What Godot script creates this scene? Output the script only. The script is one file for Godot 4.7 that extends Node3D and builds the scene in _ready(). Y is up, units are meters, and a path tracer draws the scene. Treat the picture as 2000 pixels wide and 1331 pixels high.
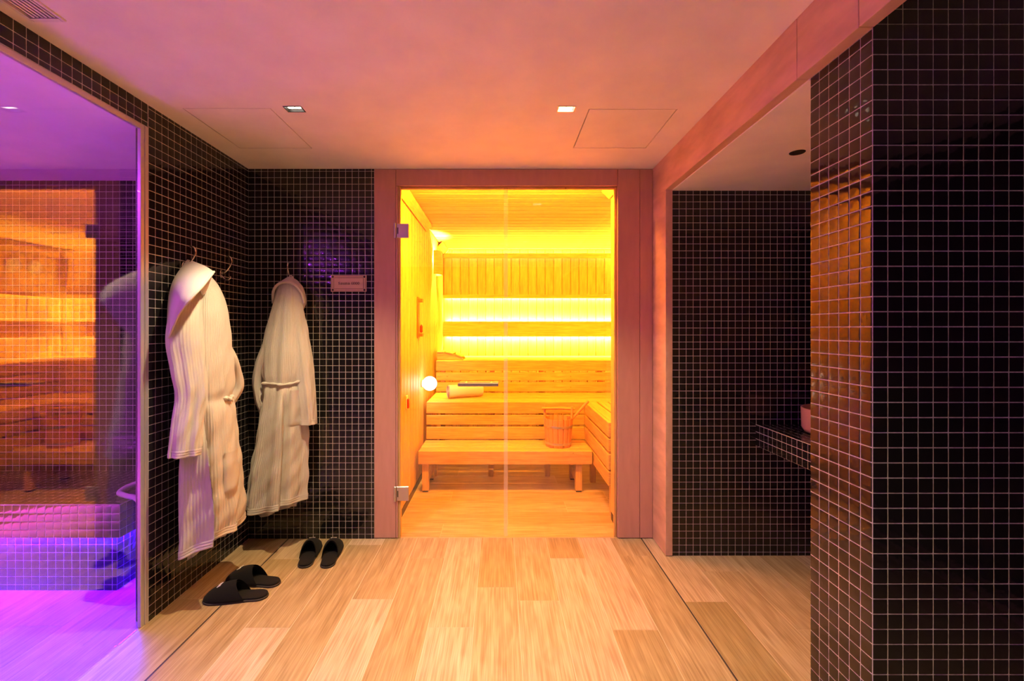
extends Node3D

# ---------------------------------------------------------------- light and camera settings
const F := 890.0                       # focal length in pixels of the 2000 x 1331 frame
const EYE := Vector3(0.0, 1.304, 0.0)
const VPX := 976.0
const VPY := 643.0
const EXPOSURE := 1.22   
const AMBER := Color(1.0, 0.71, 0.24)   # sauna light strips (sRGB)
const GOLD := Color(1.0, 0.60, 0.10)   # sauna strip above the door
const VIOLET := Color(0.19, 0.0, 1.0)   # steam room light strips under the benches
const MAGENTA := Color(0.78, 0.22, 1.0)   # steam room cove
const WARM := Color(1.0, 0.88, 0.66)   # ceiling downlights
const E_STRIP := 22.0   
const E_COVE := 7.0   
const E_SCONCE := 7.0   
const E_STEAM := 17.0   
const E_SPOT := 1.75   
const E_FRONT := 14.5   
const E_SCOVE := 5.5   

const CEIL := 2.3
const BACK := -2.832
const LEFT := -1.562
const PITCH := 0.0403
const TILE := 0.0373

var rng := RandomNumberGenerator.new()
var M := {}
var mesh_cache := {}
var name_count := {}
var tile_meshes: Array = []
var tile_lists := {}

# ---------------------------------------------------------------- general helpers
func numbered(called: String) -> String:
	var n: int = name_count.get(called, -1) + 1
	name_count[called] = n
	return called if n == 0 else "%s_%03d" % [called, n]

func tag(o: Node, label: String, category: String, group := "", kind := "") -> Node:
	o.set_meta("label", label)
	o.set_meta("category", category)
	if group != "":
		o.set_meta("group", group)
	if kind != "":
		o.set_meta("kind", kind)
	return o

func thing(called: String, label: String, category: String, at := Vector3.ZERO, group := "", kind := "") -> Node3D:
	var o := Node3D.new()
	o.name = numbered(called)
	add_child(o)
	o.position = at
	tag(o, label, category, group, kind)
	return o

func part(parent: Node, called: String, mesh: Mesh, m: Material, xf := Transform3D()) -> MeshInstance3D:
	var o := MeshInstance3D.new()
	o.name = numbered(called) if parent == self else called
	o.mesh = mesh
	o.material_override = m
	o.transform = xf
	parent.add_child(o, true)
	return o

func world_at(px: float, py: float, d: float) -> Vector3:
	return EYE + Vector3((px - VPX) / F * d, -(py - VPY) / F * d, -d)

# box with chamfered edges, centred
func cbox(size: Vector3, bevel := 0.002) -> ArrayMesh:
	var key := "b%.4f,%.4f,%.4f,%.4f" % [size.x, size.y, size.z, bevel]
	if mesh_cache.has(key):
		return mesh_cache[key]
	var b := minf(bevel, minf(size.x, minf(size.y, size.z)) * 0.45)
	var h := size / 2.0
	var st := SurfaceTool.new()
	st.begin(Mesh.PRIMITIVE_TRIANGLES)
	st.set_smooth_group(-1)
	for ax in 3:
		var a1 := (ax + 1) % 3
		var a2 := (ax + 2) % 3
		for s in [-1.0, 1.0]:
			var c := []
			for q in [[-1.0, -1.0], [1.0, -1.0], [1.0, 1.0], [-1.0, 1.0]]:
				var p := Vector3.ZERO
				p[ax] = s * h[ax]
				p[a1] = q[0] * (h[a1] - b)
				p[a2] = q[1] * (h[a2] - b)
				c.append(p)
			face(st, c, Vector3.ZERO)
		# chamfers along this axis
		for s1 in [-1.0, 1.0]:
			for s2 in [-1.0, 1.0]:
				var c2 := []
				for e in [-1.0, 1.0]:
					var p1 := Vector3.ZERO
					p1[ax] = e * (h[ax] - b)
					p1[a1] = s1 * h[a1]
					p1[a2] = s2 * (h[a2] - b)
					var p2 := p1
					p2[a1] = s1 * (h[a1] - b)
					p2[a2] = s2 * h[a2]
					if e < 0:
						c2.append(p1); c2.append(p2)
					else:
						c2.append(p2); c2.append(p1)
				face(st, c2, Vector3.ZERO)
	for sx in [-1.0, 1.0]:
		for sy in [-1.0, 1.0]:
			for sz in [-1.0, 1.0]:
				face(st, [Vector3(sx * h.x, sy * (h.y - b), sz * (h.z - b)), Vector3(sx * (h.x - b), sy * h.y, sz * (h.z - b)), Vector3(sx * (h.x - b), sy * (h.y - b), sz * h.z)], Vector3.ZERO)
	st.generate_normals()
	var am := st.commit()
	mesh_cache[key] = am
	return am

# add a convex face facing away from inside point
func face(st: SurfaceTool, c: Array, inside: Vector3) -> void:
	var n: Vector3 = (c[1] - c[0]).cross(c[2] - c[0])
	var mid := Vector3.ZERO
	for p in c:
		mid += p
	mid /= c.size()
	var flip := n.dot(mid - inside) > 0.0   # clockwise is front: n must point inward for this order
	for i in range(1, c.size() - 1):
		if flip:
			st.add_vertex(c[0]); st.add_vertex(c[i + 1]); st.add_vertex(c[i])
		else:
			st.add_vertex(c[0]); st.add_vertex(c[i]); st.add_vertex(c[i + 1])

func box(parent: Node, called: String, lo: Vector3, hi: Vector3, m: Material, bevel := 0.002) -> MeshInstance3D:
	return part(parent, called, cbox(hi - lo, bevel), m, Transform3D(Basis(), (lo + hi) / 2.0))

# a board whose grain (local x) runs along the given axis
func plank(parent: Node, called: String, lo: Vector3, hi: Vector3, axis: String, m: Material, bevel := 0.003) -> MeshInstance3D:
	var s := hi - lo
	var c := (lo + hi) / 2.0
	if axis == "x":
		return part(parent, called, cbox(s, bevel), m, Transform3D(Basis(), c))
	if axis == "z":
		return part(parent, called, cbox(Vector3(s.z, s.y, s.x), bevel), m, Transform3D(Basis(Vector3.UP, PI / 2), c))
	return part(parent, called, cbox(Vector3(s.y, s.x, s.z), bevel), m, Transform3D(Basis(Vector3.BACK, PI / 2), c))

func pine(i := -1) -> Material:
	var a: Array = M.pine
	return a[(i if i >= 0 else rng.randi()) % a.size()]

# mesh from a grid of points; rows[i][j]; closed_j joins last to first
func grid_mesh(rows: Array, closed_j := false, flip := false) -> ArrayMesh:
	var nr := rows.size()
	var nc: int = rows[0].size()
	var v := PackedVector3Array()
	for r in rows:
		v.append_array(r)
	var nrm := PackedVector3Array()
	nrm.resize(v.size())
	var idx := PackedInt32Array()
	var last := nc if closed_j else nc - 1
	for i in nr - 1:
		for j in last:
			var a := i * nc + j
			var b := i * nc + (j + 1) % nc
			var c := a + nc
			var d := b + nc
			var n := (v[b] - v[c]).cross(v[d] - v[a])
			if flip:
				n = -n
				idx.append_array(PackedInt32Array([a, b, d, a, d, c]))
			else:
				idx.append_array(PackedInt32Array([a, d, b, a, c, d]))
			nrm[a] += n; nrm[b] += n; nrm[c] += n; nrm[d] += n
	for i in nrm.size():
		nrm[i] = nrm[i].normalized() if nrm[i].length() > 1e-12 else Vector3.UP
	# direction test: front faces are clockwise, so the geometric normal of (a,d,b) is reversed
	var arr := []
	arr.resize(Mesh.ARRAY_MAX)
	arr[Mesh.ARRAY_VERTEX] = v
	arr[Mesh.ARRAY_NORMAL] = nrm
	arr[Mesh.ARRAY_INDEX] = idx
	var am := ArrayMesh.new()
	am.add_surface_from_arrays(Mesh.PRIMITIVE_TRIANGLES, arr)
	return am

# tube along points
func tube(pts: Array, r, seg := 10, flat := 1.0) -> ArrayMesh:
	var rows := []
	var n := pts.size()
	var up := Vector3(0.31, 0.9, 0.23).normalized()
	var radii := []
	for i in n:
		radii.append(r[i] if r is Array else r)
	for i in n:
		var t: Vector3 = (pts[mini(i + 1, n - 1)] - pts[maxi(i - 1, 0)]).normalized()
		var s := t.cross(up)
		if s.length() < 0.05:
			s = t.cross(Vector3.RIGHT)
		s = s.normalized()
		var w := s.cross(t).normalized()
		up = w
		if i == 0:
			rows.append(ring(pts[i], s, w, 0.0005, seg, flat))
		rows.append(ring(pts[i], s, w, radii[i], seg, flat))
		if i == n - 1:
			rows.append(ring(pts[i], s, w, 0.0005, seg, flat))
	return grid_mesh(rows, true)

func ring(c: Vector3, s: Vector3, w: Vector3, r: float, seg: int, flat := 1.0) -> PackedVector3Array:
	var a := PackedVector3Array()
	for j in seg:
		var t := TAU * j / seg
		a.append(c + s * cos(t) * r + w * sin(t) * r * flat)
	return a

func lathe(profile: Array, seg := 32) -> ArrayMesh:   # profile: Vector2(radius, y) from bottom to top
	var rows := []
	for p in profile:
		var a := PackedVector3Array()
		for j in seg:
			var t := TAU * j / seg
			a.append(Vector3(cos(t) * p.x, p.y, sin(t) * p.x))
		rows.append(a)
	return grid_mesh(rows, true)

func spline(pts: Array, n: int) -> Array:
	var out := []
	var last := pts.size() - 1
	for i in n:
		var t := float(i) / (n - 1) * last
		var k := mini(int(t), last - 1)
		var f := t - k
		out.append(cat(pts[maxi(k - 1, 0)], pts[k], pts[k + 1], pts[mini(k + 2, last)], f))
	return out

func cat(a, b, c, d, t: float):
	var t2 := t * t
	var t3 := t2 * t
	return (b * 2.0 + (c - a) * t + (a * 2.0 - b * 5.0 + c * 4.0 - d) * t2 + (b * 3.0 - a - c * 3.0 + d) * t3) * 0.5

# smooth sheet through a coarse grid of control points, with thickness
func sheet(ctrl: Array, nr: int, nc: int, thick: float) -> ArrayMesh:
	var fine := []
	for row in ctrl:
		fine.append(spline(row, nc))
	var rows := []
	for i in nr:
		rows.append(PackedVector3Array())
	for j in nc:
		var col := []
		for i in fine.size():
			col.append(fine[i][j])
		var s := spline(col, nr)
		for i in nr:
			rows[i].append(s[i])
	# thickness: loop front rows then back rows
	var back := []
	for i in nr:
		var b := PackedVector3Array()
		for j in nc:
			var tu: Vector3 = rows[i][mini(j + 1, nc - 1)] - rows[i][maxi(j - 1, 0)]
			var tv: Vector3 = rows[mini(i + 1, nr - 1)][j] - rows[maxi(i - 1, 0)][j]
			b.append(rows[i][j] - tu.cross(tv).normalized() * thick)
		back.append(b)
	var loop := []
	for i in nr:
		var a := PackedVector3Array(rows[i])
		var bb := PackedVector3Array(back[i])
		bb.reverse()
		a.append_array(bb)
		loop.append(a)
	return grid_mesh(loop, true, true)

# ---------------------------------------------------------------- materials
func mat(called: String, lin: Color, rough: float, metal := 0.0, spec := 0.5) -> StandardMaterial3D:
	var m := StandardMaterial3D.new()
	m.resource_name = called
	m.albedo_color = lin.linear_to_srgb()
	m.roughness = rough
	m.metallic = metal
	m.metallic_specular = spec
	M[called] = m
	return m

func glow(called: String, c: Color, e: float) -> StandardMaterial3D:
	var m := mat(called, Color(0.8, 0.8, 0.8), 0.5)
	m.emission_enabled = true
	m.emission = c
	m.emission_energy_multiplier = e
	return m

func noise_tex(freq: float, seed_: int, ramp: Array, octaves := 4, normal := false, strength := 4.0, size := 512) -> NoiseTexture2D:
	var t := NoiseTexture2D.new()
	t.width = size
	t.height = size
	t.seamless = true
	var n := FastNoiseLite.new()
	n.noise_type = FastNoiseLite.TYPE_SIMPLEX_SMOOTH
	n.frequency = freq
	n.seed = seed_
	n.fractal_octaves = octaves
	t.noise = n
	t.generate_mipmaps = false
	if normal:
		t.as_normal_map = true
		t.bump_strength = strength
	elif ramp.size() > 0:
		var g := Gradient.new()
		g.offsets = PackedFloat32Array([0.0, 1.0])
		g.colors = PackedColorArray(ramp)
		t.color_ramp = g
	return t

# wood picture: grain runs along the width. Returns albedo texture around white so that albedo_color tints it
func wood_image(w: int, h: int, seed_: int, contrast: float, knots: Array, rings: float) -> ImageTexture:
	var im := Image.create(w, h, false, Image.FORMAT_RGB8)
	var n1 := FastNoiseLite.new(); n1.seed = seed_; n1.frequency = 1.0; n1.fractal_octaves = 3
	var n2 := FastNoiseLite.new(); n2.seed = seed_ + 7; n2.frequency = 1.0; n2.fractal_octaves = 2
	for y in h:
		var v := float(y) / h
		for x in w:
			var u := float(x) / w
			# wrap along both axes with circles
			var cu := cos(TAU * u) * 0.5
			var su := sin(TAU * u) * 0.5
			var vm := absf(2.0 * v - 1.0)
			var warp := n1.get_noise_3d(cu * 0.9, su * 0.9, vm * 2.2)
			var kv := v
			var knot := 0.0
			for k in knots:
				var dx: float = (u - k.x) * k.w
				var dy: float = (v - k.y)
				var g := exp(-(dx * dx + dy * dy) / (k.z * k.z))
				kv += g * dy * 2.0
				knot = maxf(knot, exp(-(dx * dx + dy * dy) / (k.z * k.z * 0.06)))
			var ringv := sin((kv * rings + warp * 1.8) * TAU)
			var fine := n2.get_noise_3d(cu * 1.8, su * 1.8, vm * 120.0)
			var broad := n2.get_noise_3d(cu * 1.6 + 9.0, su * 1.6, vm * 7.0)
			var mid := n2.get_noise_3d(cu * 1.1 + 4.0, su * 1.1, vm * 34.0)
			var t := 0.60 + 0.06 * ringv * (0.25 + 1.5 * absf(warp)) + 0.26 * fine + 0.26 * mid + 0.16 * broad
			t = clampf(t, 0.0, 1.0)
			var base := 1.0 - contrast * (1.0 - t)
			base *= 1.0 - 0.5 * knot
			im.set_pixel(x, y, Color(base, pow(base, 1.25), pow(base, 1.6)))
	return ImageTexture.create_from_image(im)

func wood_variants(called: String, tex: Texture2D, lin: Color, rough: float, count: int, tone: float, scale: Vector3) -> void:
	var a := []
	for i in count:
		var k := 1.0 + tone * (2.0 * i / maxf(1.0, count - 1) - 1.0)
		var m := mat("%s_%d" % [called, i], Color(lin.r * k, lin.g * (k * 0.9 + 0.1 * k * k), lin.b * k * k), rough)
		m.albedo_texture = tex
		m.uv1_triplanar = true
		m.uv1_triplanar_sharpness = 6.0
		m.uv1_scale = scale
		m.uv1_offset = Vector3(0.37 * i, 0.23 * i + 0.11, 0.41 * i)
		a.append(m)
	M[called] = a

func make_materials() -> void:
	var t := mat("tile_black", Color(0.010, 0.009, 0.010), 0.09)
	t.normal_enabled = true
	t.normal_texture = noise_tex(0.012, 5, [], 2, true, 6.0, 256)
	t.normal_scale = 0.10
	t.uv1_triplanar = true
	t.uv1_world_triplanar = true
	t.uv1_scale = Vector3(9, 9, 9)
	var g := mat("grout", Color(0.74, 0.70, 0.68), 0.9)
	g.albedo_texture = noise_tex(0.05, 11, [Color(0.82, 0.82, 0.82), Color(1, 1, 1)], 3)
	g.uv1_triplanar = true; g.uv1_world_triplanar = true; g.uv1_scale = Vector3(3, 3, 3)
	mat("dark_wall", Color(0.030, 0.027, 0.030), 0.35)
	var c := mat("paint", Color(0.90, 0.87, 0.84), 0.75)
	c.albedo_texture = noise_tex(0.01, 3, [Color(0.95, 0.95, 0.95), Color(1, 1, 1)], 4)
	c.uv1_triplanar = true; c.uv1_world_triplanar = true; c.uv1_scale = Vector3(0.6, 0.6, 0.6)
	var p := mat("panel", Color(0.60, 0.325, 0.255), 0.55)
	p.albedo_texture = noise_tex(0.02, 21, [Color(0.95, 0.945, 0.94), Color(1, 1, 1)], 5)
	p.uv1_triplanar = true; p.uv1_world_triplanar = true; p.uv1_scale = Vector3(2.0, 0.35, 2.0)
	var be := mat("beam", Color(0.80, 0.53, 0.36), 0.6)
	be.albedo_texture = noise_tex(0.012, 33, [Color(0.84, 0.82, 0.80), Color(1, 1, 1)], 5)
	be.uv1_triplanar = true; be.uv1_world_triplanar = true; be.uv1_scale = Vector3(1.6, 1.6, 0.5)
	var ft := wood_image(1024, 512, 41, 0.38, [], 9.0)
	wood_variants("oak", ft, Color(0.58, 0.46, 0.31), 0.42, 6, 0.17, Vector3(0.75, 1.5, 1.5))
	var pt := wood_image(768, 384, 77, 0.30, [Vector4(0.4, 0.2, 0.02, 1.5), Vector4(0.8, 0.6, 0.018, 1.5), Vector4(0.15, 0.8, 0.02, 1.5)], 14.0)
	wood_variants("pine", pt, Color(0.78, 0.54, 0.20), 0.5, 5, 0.07, Vector3(0.8, 1.6, 1.6))
	mat("seam", Color(0.66, 0.52, 0.40), 0.8)
	mat("channel", Color(0.05, 0.035, 0.03), 0.5)
	mat("chrome", Color(0.75, 0.73, 0.72), 0.15, 1.0)
	mat("satin_metal", Color(0.62, 0.58, 0.56), 0.38, 1.0)
	mat("profile_metal", Color(0.62, 0.60, 0.62), 0.42, 0.6)
	mat("dark_metal", Color(0.03, 0.028, 0.027), 0.4, 0.3)
	mat("black_void", Color(0.006, 0.006, 0.006), 0.8)
	var gl := mat("glass", Color(1, 1, 1), 0.0)
	gl.albedo_color = Color(1, 1, 1, 0.0)
	gl.transparency = BaseMaterial3D.TRANSPARENCY_ALPHA
	var seal := mat("seal", Color(0.9, 0.88, 0.85), 0.2)
	seal.albedo_color = Color(0.95, 0.93, 0.9, 0.16)
	seal.transparency = BaseMaterial3D.TRANSPARENCY_ALPHA
	var r := mat("terry", Color(0.70, 0.67, 0.64), 0.95, 0.0, 0.2)
	r.heightmap_enabled = true
	r.heightmap_texture = noise_tex(0.09, 61, [], 2)
	r.heightmap_scale = 0.25
	r.uv1_triplanar = true; r.uv1_scale = Vector3(9, 9, 9)
	r.rim_enabled = true; r.rim = 0.35; r.rim_tint = 0.4
	var f := mat("felt", Color(0.012, 0.011, 0.012), 0.95, 0.0, 0.2)
	f.rim_enabled = true; f.rim = 0.15; f.rim_tint = 0.3
	mat("slipper_rubber", Color(0.025, 0.02, 0.022), 0.7)
	mat("white_print", Color(0.85, 0.83, 0.82), 0.7)
	mat("brass_plate", Color(0.62, 0.45, 0.30), 0.45)
	mat("plate_ink", Color(0.05, 0.03, 0.02), 0.6)
	mat("white_plastic", Color(0.82, 0.80, 0.80), 0.35)
	mat("red_plastic", Color(0.55, 0.03, 0.015), 0.4)
	mat("basin_clay", Color(0.60, 0.36, 0.29), 0.45)
	mat("timer_wood", Color(0.36, 0.13, 0.035), 0.5)
	mat("bucket_wood", Color(0.62, 0.32, 0.13), 0.5)
	mat("steel_band", Color(0.6, 0.58, 0.55), 0.3, 0.9)
	mat("vent_paint", Color(0.72, 0.70, 0.70), 0.5)
	mat("spot_dark", Color(0.03, 0.028, 0.026), 0.45)
	mat("gauge_face", Color(0.75, 0.70, 0.62), 0.5)
	glow("led_amber", Color(1.0, 0.86, 0.6), 6.0)
	glow("led_violet", Color(0.62, 0.35, 1.0), 5.0)
	glow("led_spot", Color(1.0, 0.93, 0.85), 6.0)
	glow("globe_glow", Color(1.0, 0.96, 0.93), 3.0)

# ---------------------------------------------------------------- lamps
func strip_light(parent: Node, at: Vector3, length: float, width: float, along: Vector3, dir: Vector3, c: Color, e: float) -> void:
	var l := AreaLight3D.new()
	l.name = "strip_light"
	l.light_color = c
	l.light_energy = e
	l.area_size = Vector2(length, width)
	l.area_range = 12.0
	l.shadow_enabled = true
	var z := -dir.normalized()
	var x := along.normalized()
	l.transform = Transform3D(Basis(x, z.cross(x), z), at)
	parent.add_child(l, true)

# ---------------------------------------------------------------- tiles
func make_tile_meshes() -> void:
	for v in 4:
		var n := 5
		var rows := []
		var top := []
		for i in n:
			var a := PackedVector3Array()
			for j in n:
				var x := (j / (n - 1.0) - 0.5) * 2.0
				var y := (i / (n - 1.0) - 0.5) * 2.0
				x = sign(x) * pow(absf(x), 0.35)
				y = sign(y) * pow(absf(y), 0.35)
				var lift := 0.0015 - 0.0004 * (pow(absf(x), 9.0) + pow(absf(y), 9.0)) - 0.00017 * (x * x + y * y) + 0.00012 * sin(x * 2.3 + v * 1.7) * sin(y * 2.0 + v * 2.9)
				a.append(Vector3(x * TILE / 2, y * TILE / 2, lift))
			top.append(a)
		rows = top.duplicate()
		# skirts
		var lo := PackedVector3Array(); var hi := PackedVector3Array()
		for j in n:
			lo.append(Vector3(top[0][j].x, top[0][j].y, -0.003))
			hi.append(Vector3(top[n - 1][j].x, top[n - 1][j].y, -0.003))
		var st := SurfaceTool.new()
		var m1 := grid_mesh(top, false, true)
		st.append_from(m1, 0, Transform3D())
		st.append_from(grid_mesh([lo, top[0]], false, true), 0, Transform3D())
		st.append_from(grid_mesh([top[n - 1], hi], false, true), 0, Transform3D())
		var l0 := PackedVector3Array(); var l1 := PackedVector3Array(); var r0 := PackedVector3Array(); var r1 := PackedVector3Array()
		for i in n:
			l0.append(Vector3(top[i][0].x, top[i][0].y, -0.003)); l1.append(top[i][0])
			r0.append(top[i][n - 1]); r1.append(Vector3(top[i][n - 1].x, top[i][n - 1].y, -0.003))
		st.append_from(grid_mesh([l0, l1], false, false), 0, Transform3D())
		st.append_from(grid_mesh([r0, r1], false, false), 0, Transform3D())
		tile_meshes.append(st.commit())

# tiles on a rectangle: origin corner, unit directions u, v with u x v = outward normal
func tiles(parent: Node, o: Vector3, u: Vector3, v: Vector3, lu: float, lv: float, ou := 0.0, ov := 0.0) -> void:
	var n := u.cross(v).normalized()
	if not tile_lists.has(parent):
		tile_lists[parent] = []
	var g := (PITCH - TILE) / 2.0
	var i := 0
	while i * PITCH - ou < lu - 0.004:
		var u0 := maxf(i * PITCH - ou + g, g * 0.5)
		var u1 := minf((i + 1) * PITCH - ou - g, lu - g * 0.5)
		i += 1
		if u1 - u0 < 0.004:
			continue
		var k := 0
		while k * PITCH - ov < lv - 0.004:
			var v0 := maxf(k * PITCH - ov + g, g * 0.5)
			var v1 := minf((k + 1) * PITCH - ov - g, lv - g * 0.5)
			k += 1
			if v1 - v0 < 0.004:
				continue
			var c := o + u * (u0 + u1) / 2.0 + v * (v0 + v1) / 2.0
			var b := Basis(u * (u1 - u0) / TILE, v * (v1 - v0) / TILE, n)
			b = Basis(u, rng.randfn(0.0, 0.004)) * Basis(v, rng.randfn(0.0, 0.004)) * b
			tile_lists[parent].append(Transform3D(b, c + n * rng.randf_range(-0.0002, 0.0002)))

func shown(x: Transform3D) -> float:
	var p := x.origin - EYE
	if p.z > -0.2:
		return 0.0
	var px := VPX + p.x / -p.z * F
	var py := VPY - p.y / -p.z * F
	if px < -10 or px > 2010 or py < -10 or py > 1341:
		return 0.0
	var n := x.basis.z.normalized()
	return maxf(0.0, -n.dot(p.normalized())) / p.length_squared() * x.basis.x.length() * x.basis.y.length()

func lay_tiles(most := 300) -> void:
	for parent in tile_lists:
		var inv: Transform3D = parent.transform.affine_inverse()
		var a := []
		for x in tile_lists[parent]:
			a.append([shown(x), x])
		a.sort_custom(func(p, q): return p[0] > q[0])
		var rest := []
		for k in a.size():
			if k < most and a[k][0] > 0.0:
				part(parent, "tile", tile_meshes[k % 4], M.tile_black, inv * a[k][1])
			else:
				rest.append(inv * a[k][1])
		if rest.size() > 0:
			var mm := MultiMesh.new()
			mm.transform_format = MultiMesh.TRANSFORM_3D
			mm.mesh = tile_meshes[0]
			mm.instance_count = rest.size()
			for k in rest.size():
				mm.set_instance_transform(k, rest[k])
			var mi := MultiMeshInstance3D.new()
			mi.name = "small_tiles"
			mi.multimesh = mm
			mi.material_override = M.tile_black
			mi.set_meta("kind", "stuff")
			parent.add_child(mi, true)

# ---------------------------------------------------------------- the room
func build_shell() -> void:
	# left wall: pillar with tiles, and lintel over the glass
	var wl := thing("wall_left", "black mosaic tiled wall behind the hooks and the long robe, ending at the glass", "wall", Vector3.ZERO, "", "structure")
	box(wl, "grout_bed", Vector3(LEFT - 0.05, 0.0, BACK), Vector3(LEFT, CEIL, -2.026), M.grout, 0.0005)
	tiles(wl, Vector3(LEFT, 0, -2.026), Vector3(0, 0, -1), Vector3.UP, 0.806, CEIL, 0.0, 0.012)
	tiles(wl, Vector3(LEFT - 0.05, 0, -2.026), Vector3(1, 0, 0), Vector3.UP, 0.05, 2.2, 0.008, 0.012)
	var ll := thing("wall_lintel", "narrow band of black mosaic tiles above the steam room glass", "wall", Vector3.ZERO, "", "structure")
	box(ll, "grout_bed", Vector3(LEFT - 0.05, 2.2, -2.0195), Vector3(LEFT, CEIL, 1.6), M.grout, 0.0005)
	tiles(ll, Vector3(LEFT, 2.2, 1.6), Vector3(0, 0, -1), Vector3.UP, 3.6195, 0.1, 0.0, 0.020)
	# back wall, tiled part
	var wb := thing("wall_back", "black mosaic tiled wall beside the sauna door, with the sauna sign", "wall", Vector3.ZERO, "", "structure")
	box(wb, "grout_bed", Vector3(LEFT, 0.0, BACK - 0.05), Vector3(-0.7795, CEIL, BACK), M.grout, 0.0005)
	tiles(wb, Vector3(LEFT, 0, BACK), Vector3(1, 0, 0), Vector3.UP, 0.7825, CEIL, 0.0, 0.012)
	# panelled front of the sauna
	var fr := thing("wall_sauna_front", "smooth terracotta coloured panels framing the glass sauna door", "wall", Vector3.ZERO, "", "structure")
	var zf := BACK
	for r in [[-0.779, -0.647, 0.004, 2.298], [-0.645, 0.7325, 2.196, 2.298], [0.7345, 0.870, 0.004, 2.298], [0.872, 0.951, 0.004, 2.298]]:
		box(fr, "panel", Vector3(r[0], r[2], zf - 0.034), Vector3(r[1], r[3], zf), M.panel, 0.0015)
	box(fr, "panel", Vector3(-0.645, 0.004, zf - 0.034), Vector3(-0.634, 2.194, zf - 0.001), M.panel, 0.001)
	# right: short return and the beam above the alcove
	var rt := thing("wall_right_return", "narrow terracotta coloured wall end between sauna front and alcove", "wall", Vector3.ZERO, "", "structure")
	box(rt, "panel", Vector3(0.951, 0.003, BACK), Vector3(0.991, 2.104, -2.612), M.beam, 0.0015)
	var bm := thing("trim_1", "long terracotta coloured boxed beam running along the ceiling over the alcove", "beam", Vector3.ZERO, "", "structure")
	for r in [[BACK, -1.460], [-1.458, -1.209], [-1.207, 1.6]]:
		box(bm, "panel", Vector3(0.951, 2.104, r[0]), Vector3(0.991, CEIL, r[1]), M.beam, 0.0012)
	# alcove
	var ab := thing("wall_alcove_back", "dim black mosaic tiled back wall of the alcove behind the counter", "wall", Vector3.ZERO, "", "structure")
	box(ab, "grout_bed", Vector3(0.991, 0.0, -2.67), Vector3(2.45, 2.1, -2.62), M.grout, 0.0005)
	tiles(ab, Vector3(0.991, 0, -2.62), Vector3(1, 0, 0), Vector3.UP, 1.409, 2.1, 0.0, 0.02)
	var ar := thing("wall_alcove_right", "black mosaic tiled side wall of the alcove, hidden behind the column", "wall", Vector3.ZERO, "", "structure")
	box(ar, "grout_bed", Vector3(2.4, 0.0, -2.62), Vector3(2.45, 2.1, -1.458), M.grout, 0.0005)
	tiles(ar, Vector3(2.4, 0, -2.62), Vector3(0, 0, 1), Vector3.UP, 1.16, 2.1, 0.0, 0.02)
	var ac := thing("ceiling_alcove", "lower plain painted ceiling of the alcove with one round unlit spotlight", "ceiling", Vector3.ZERO, "", "structure")
	box(ac, "plaster", Vector3(0.9915, 2.1, -2.67), Vector3(2.45, 2.15, -1.458), M.paint, 0.0005)
	# column
	var co := thing("wall_right", "glossy black mosaic tiled column and wall face next to the alcove", "wall", Vector3.ZERO, "", "structure")
	box(co, "grout_bed", Vector3(0.993, 0.0, -1.4555), Vector3(2.5, 2.3, -1.2137), M.grout, 0.0005)
	tiles(co, Vector3(0.993, 0, -1.4555), Vector3(0, 0, 1), Vector3.UP, 0.2418, 2.104, 0.0, 0.02)
	tiles(co, Vector3(0.993, 0, -1.2137), Vector3(1, 0, 0), Vector3.UP, 1.457, 2.3, 0.0, 0.02)
	# what closes the room behind the camera
	var rr := thing("wall_right_near", "dark plain wall running on from the tiled column", "wall", Vector3.ZERO, "", "structure")
	box(rr, "wall_board", Vector3(2.45, 0, -1.2135), Vector3(2.5, CEIL, 1.6), M.dark_wall)
	var rb := thing("wall_near", "dark plain end wall of the spa room", "wall", Vector3.ZERO, "", "structure")
	box(rb, "wall_board", Vector3(-3.95, 0, 1.6), Vector3(2.5, CEIL, 1.65), M.dark_wall)
	# ceiling with openings for hatches, downlights and the vent
	var holes := [Rect2(-1.4325, -2.513, 0.399, 0.458), Rect2(0.4035, -2.508, 0.402, 0.446), Rect2(-0.968, -2.088, 0.078, 0.052), Rect2(0.262, -2.088, 0.078, 0.052), Rect2(-0.968, -0.526, 0.078, 0.052), Rect2(0.262, -0.526, 0.078, 0.052), Rect2(-1.502, -1.462, 0.098, 0.6)]
	var ce := thing("ceiling", "smooth painted ceiling glowing pink and orange", "ceiling", Vector3.ZERO, "", "structure")
	part(ce, "plaster", holed_slab(-1.612, 2.5, BACK - 0.04, 1.65, CEIL, CEIL + 0.03, holes), M.paint)
	box(ce, "upper_slab", Vector3(-1.612, CEIL + 0.06, BACK - 0.04), Vector3(2.5, CEIL + 0.1, 1.65), M.black_void, 0.001)
	# floor
	var fl := thing("floor", "light oak look plank floor", "floor", Vector3.ZERO, "", "structure")
	box(fl, "base", Vector3(-3.95, -0.08, -5.56), Vector3(2.5, -0.0007, 1.65), M.seam, 0.0005)
	var joints := {-1.514: -2.2, -1.314: -2.58, -1.114: -1.987, -0.914: -2.75, -0.714: -2.198, -0.514: -2.59, -0.314: -1.99, -0.114: -2.30, 0.086: -2.186, 0.286: -2.59, 0.486: -1.974, 0.686: -2.62, 0.886: -2.177, 1.086: -2.45, 1.286: -1.974}
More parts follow.
